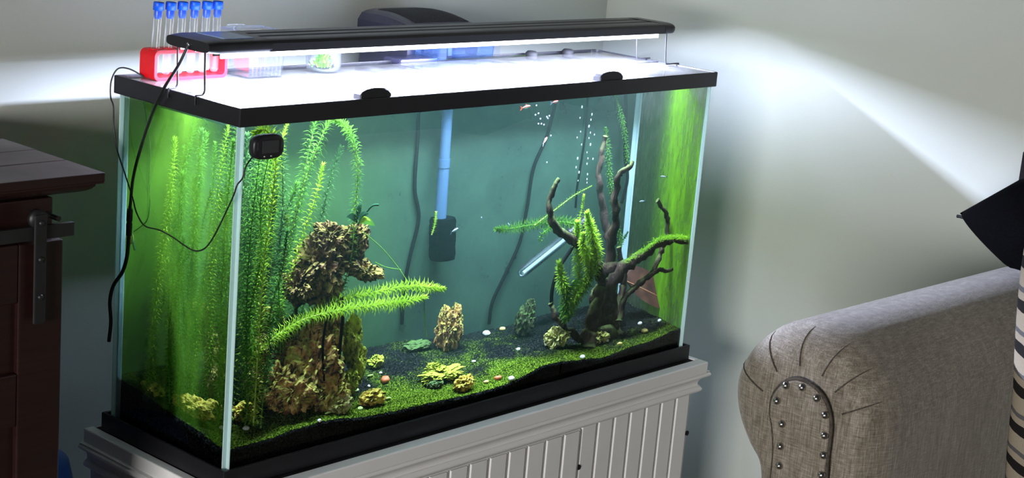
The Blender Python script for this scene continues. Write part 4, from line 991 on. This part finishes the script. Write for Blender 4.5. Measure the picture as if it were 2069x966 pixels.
nh = [(1588, 779), (1621, 783), (1650, 805), (1667, 839), (1666, 880), (1664, 920), (1660, 960), (1570, 810), (1580, 857), (1577, 902), (1575, 941)]
for px, py in nh:
    p = on(px, py, 0, xs-.010)
    G().lathe(tuple(p), [(.0062, -.002), (.0060, .001), (.0047, .0036), (.0025, .0052), (.0001, .0058)], 14, (-1, 0, 0)).out('nailhead', 'nail_metal', fp)
for z in (.76, .715, .67, .625, .58, .535, .49):
    for y in (-.782, -.712): G().lathe((xs-.010, y, z), [(.0062, -.002), (.0060, .001), (.0047, .0036), (.0025, .0052), (.0001, .0058)], 14, (-1, 0, 0)).out('nailhead', 'nail_metal', fp)
# pleats on the rolled front
for i in (26, 32, 38, 46, 54, 62):
    if i < len(Pd):
        G().tube([Vector(lp[i])+Vector((-.0012, 0, .0)) for lp in loops[1:8]], [.0013, .0013, .0012, .0011, .0009, .0006, .0002], 5).out('pleat_seam', 'seam_thread', arm)
# rest of the sofa
G().box((xs+.08, -2.55, .12), (xe, -.80, .50), .02, 3).out('base', 'linen', sf)
for i in range(2): G().box((xs+.03, -1.73-i*.86, .50), (xe-.22, -.872-i*.86, .70), .05, 4, smooth=True).out('seat_cushion', 'linen', sf)
G().box((xe-.20, -2.60, .50), (xe, -.84, 1.03), .05, 4, smooth=True).out('backrest', 'linen', sf)
for x, y in ((xs+.12, -.75), (xs+.12, -2.5), (xe-.06, -.75), (xe-.06, -2.5)): G().box((x-.025, y-.025, 0), (x+.025, y+.025, .205), .004).out('foot', 'dark_wood', sf)

# cushions
def pillow(name, c, hw, hh, th_, rotm, mat, label, pinch=.18, n=26):
    g = G(); 
    v = []; f = []
    for sgn in (1, -1):
        k = len(v)
        for j in range(n+1):
            for i in range(n+1):
                a, b = -1+2*i/n, -1+2*j/n
                ed = (1-a*a)*(1-b*b); t_ = th_*max(0, ed)**.42
                px_ = a*hw*(1-pinch*(1-abs(b))*abs(a)**2*.6); pz_ = b*hh*(1-pinch*(1-abs(a))*abs(b)**2*.6)
                wr = .004*noise.noise(Vector((a*3, b*3, sgn*2.)))*ed
                v.append(Vector(c) + rotm @ Vector((px_, sgn*(t_+wr), pz_)))
        for j in range(n):
            for i in range(n):
                q = k+j*(n+1)+i; f.append((q, q+1, q+n+2, q+n+1))
    g.add(v, f, True); o = g.out(name, mat, None, c)
    bm = bmesh.new(); bm.from_mesh(o.data); bmesh.ops.remove_doubles(bm, verts=bm.verts[:], dist=.0004); bmesh.ops.recalc_face_normals(bm, faces=bm.faces[:]); bm.to_mesh(o.data); bm.free()
    return o

bm2 = Matrix.Rotation(math.radians(82), 3, 'Z') @ Matrix.Rotation(math.radians(5), 3, 'Y') @ Matrix.Diagonal((1, 1, .49)) @ Matrix.Rotation(math.radians(45), 3, 'Y')
bc = Vector((1.27, -.815, 1.150))
bp = pillow('black_cushion', bc, .20, .20, .11, bm2, 'black_cloth', '', -.22)
tag(bp, 'black cushion with a zipped corner pointing over the sofa arm', 'cushion')
kc = max([bc + bm2 @ Vector((a*.2, 0, b*.2)) for a in (1, -1) for b in (1, -1)], key=lambda p: p.y)
G().tube(smooth_path([kc+Vector((-.008, .000, -.005)), kc+Vector((-.010, -.006, -.004)), kc+Vector((-.022, -.022, -.002)), kc+Vector((-.030, -.034, .001))], 4), .0034, 6).out('zip', 'black_matte', bp)
sp = pillow('striped_cushion', (.800, -1.079, .975), .213, .262, .077, Matrix.Rotation(math.radians(66), 3, 'Z') @ Matrix.Rotation(math.radians(-6), 3, 'X'), 'striped_cloth', '')
tag(sp, 'cream cushion with black and grey stripes standing on the sofa', 'cushion')
# slim black stand behind the cushions
bs = empty('black_stand', (1.50, -.575, 0), 'slim black stand with a flat upright head behind the black cushion', 'stand')
G().tube([(1.515, -.553, 0.012), (1.515, -.553, 1.15)], .0022, 8).out('pole', 'black_matte', bs)
G().box((1.508, -.62, 1.13), (1.522, -.550, 1.232), .003).out('head', 'black_matte', bs)
G().lathe((1.515, -.553, 0), [(.03, 0), (.03, .006), (.004, .012), (.0001, .012)], 20).out('foot_disc', 'black_matte', bs)
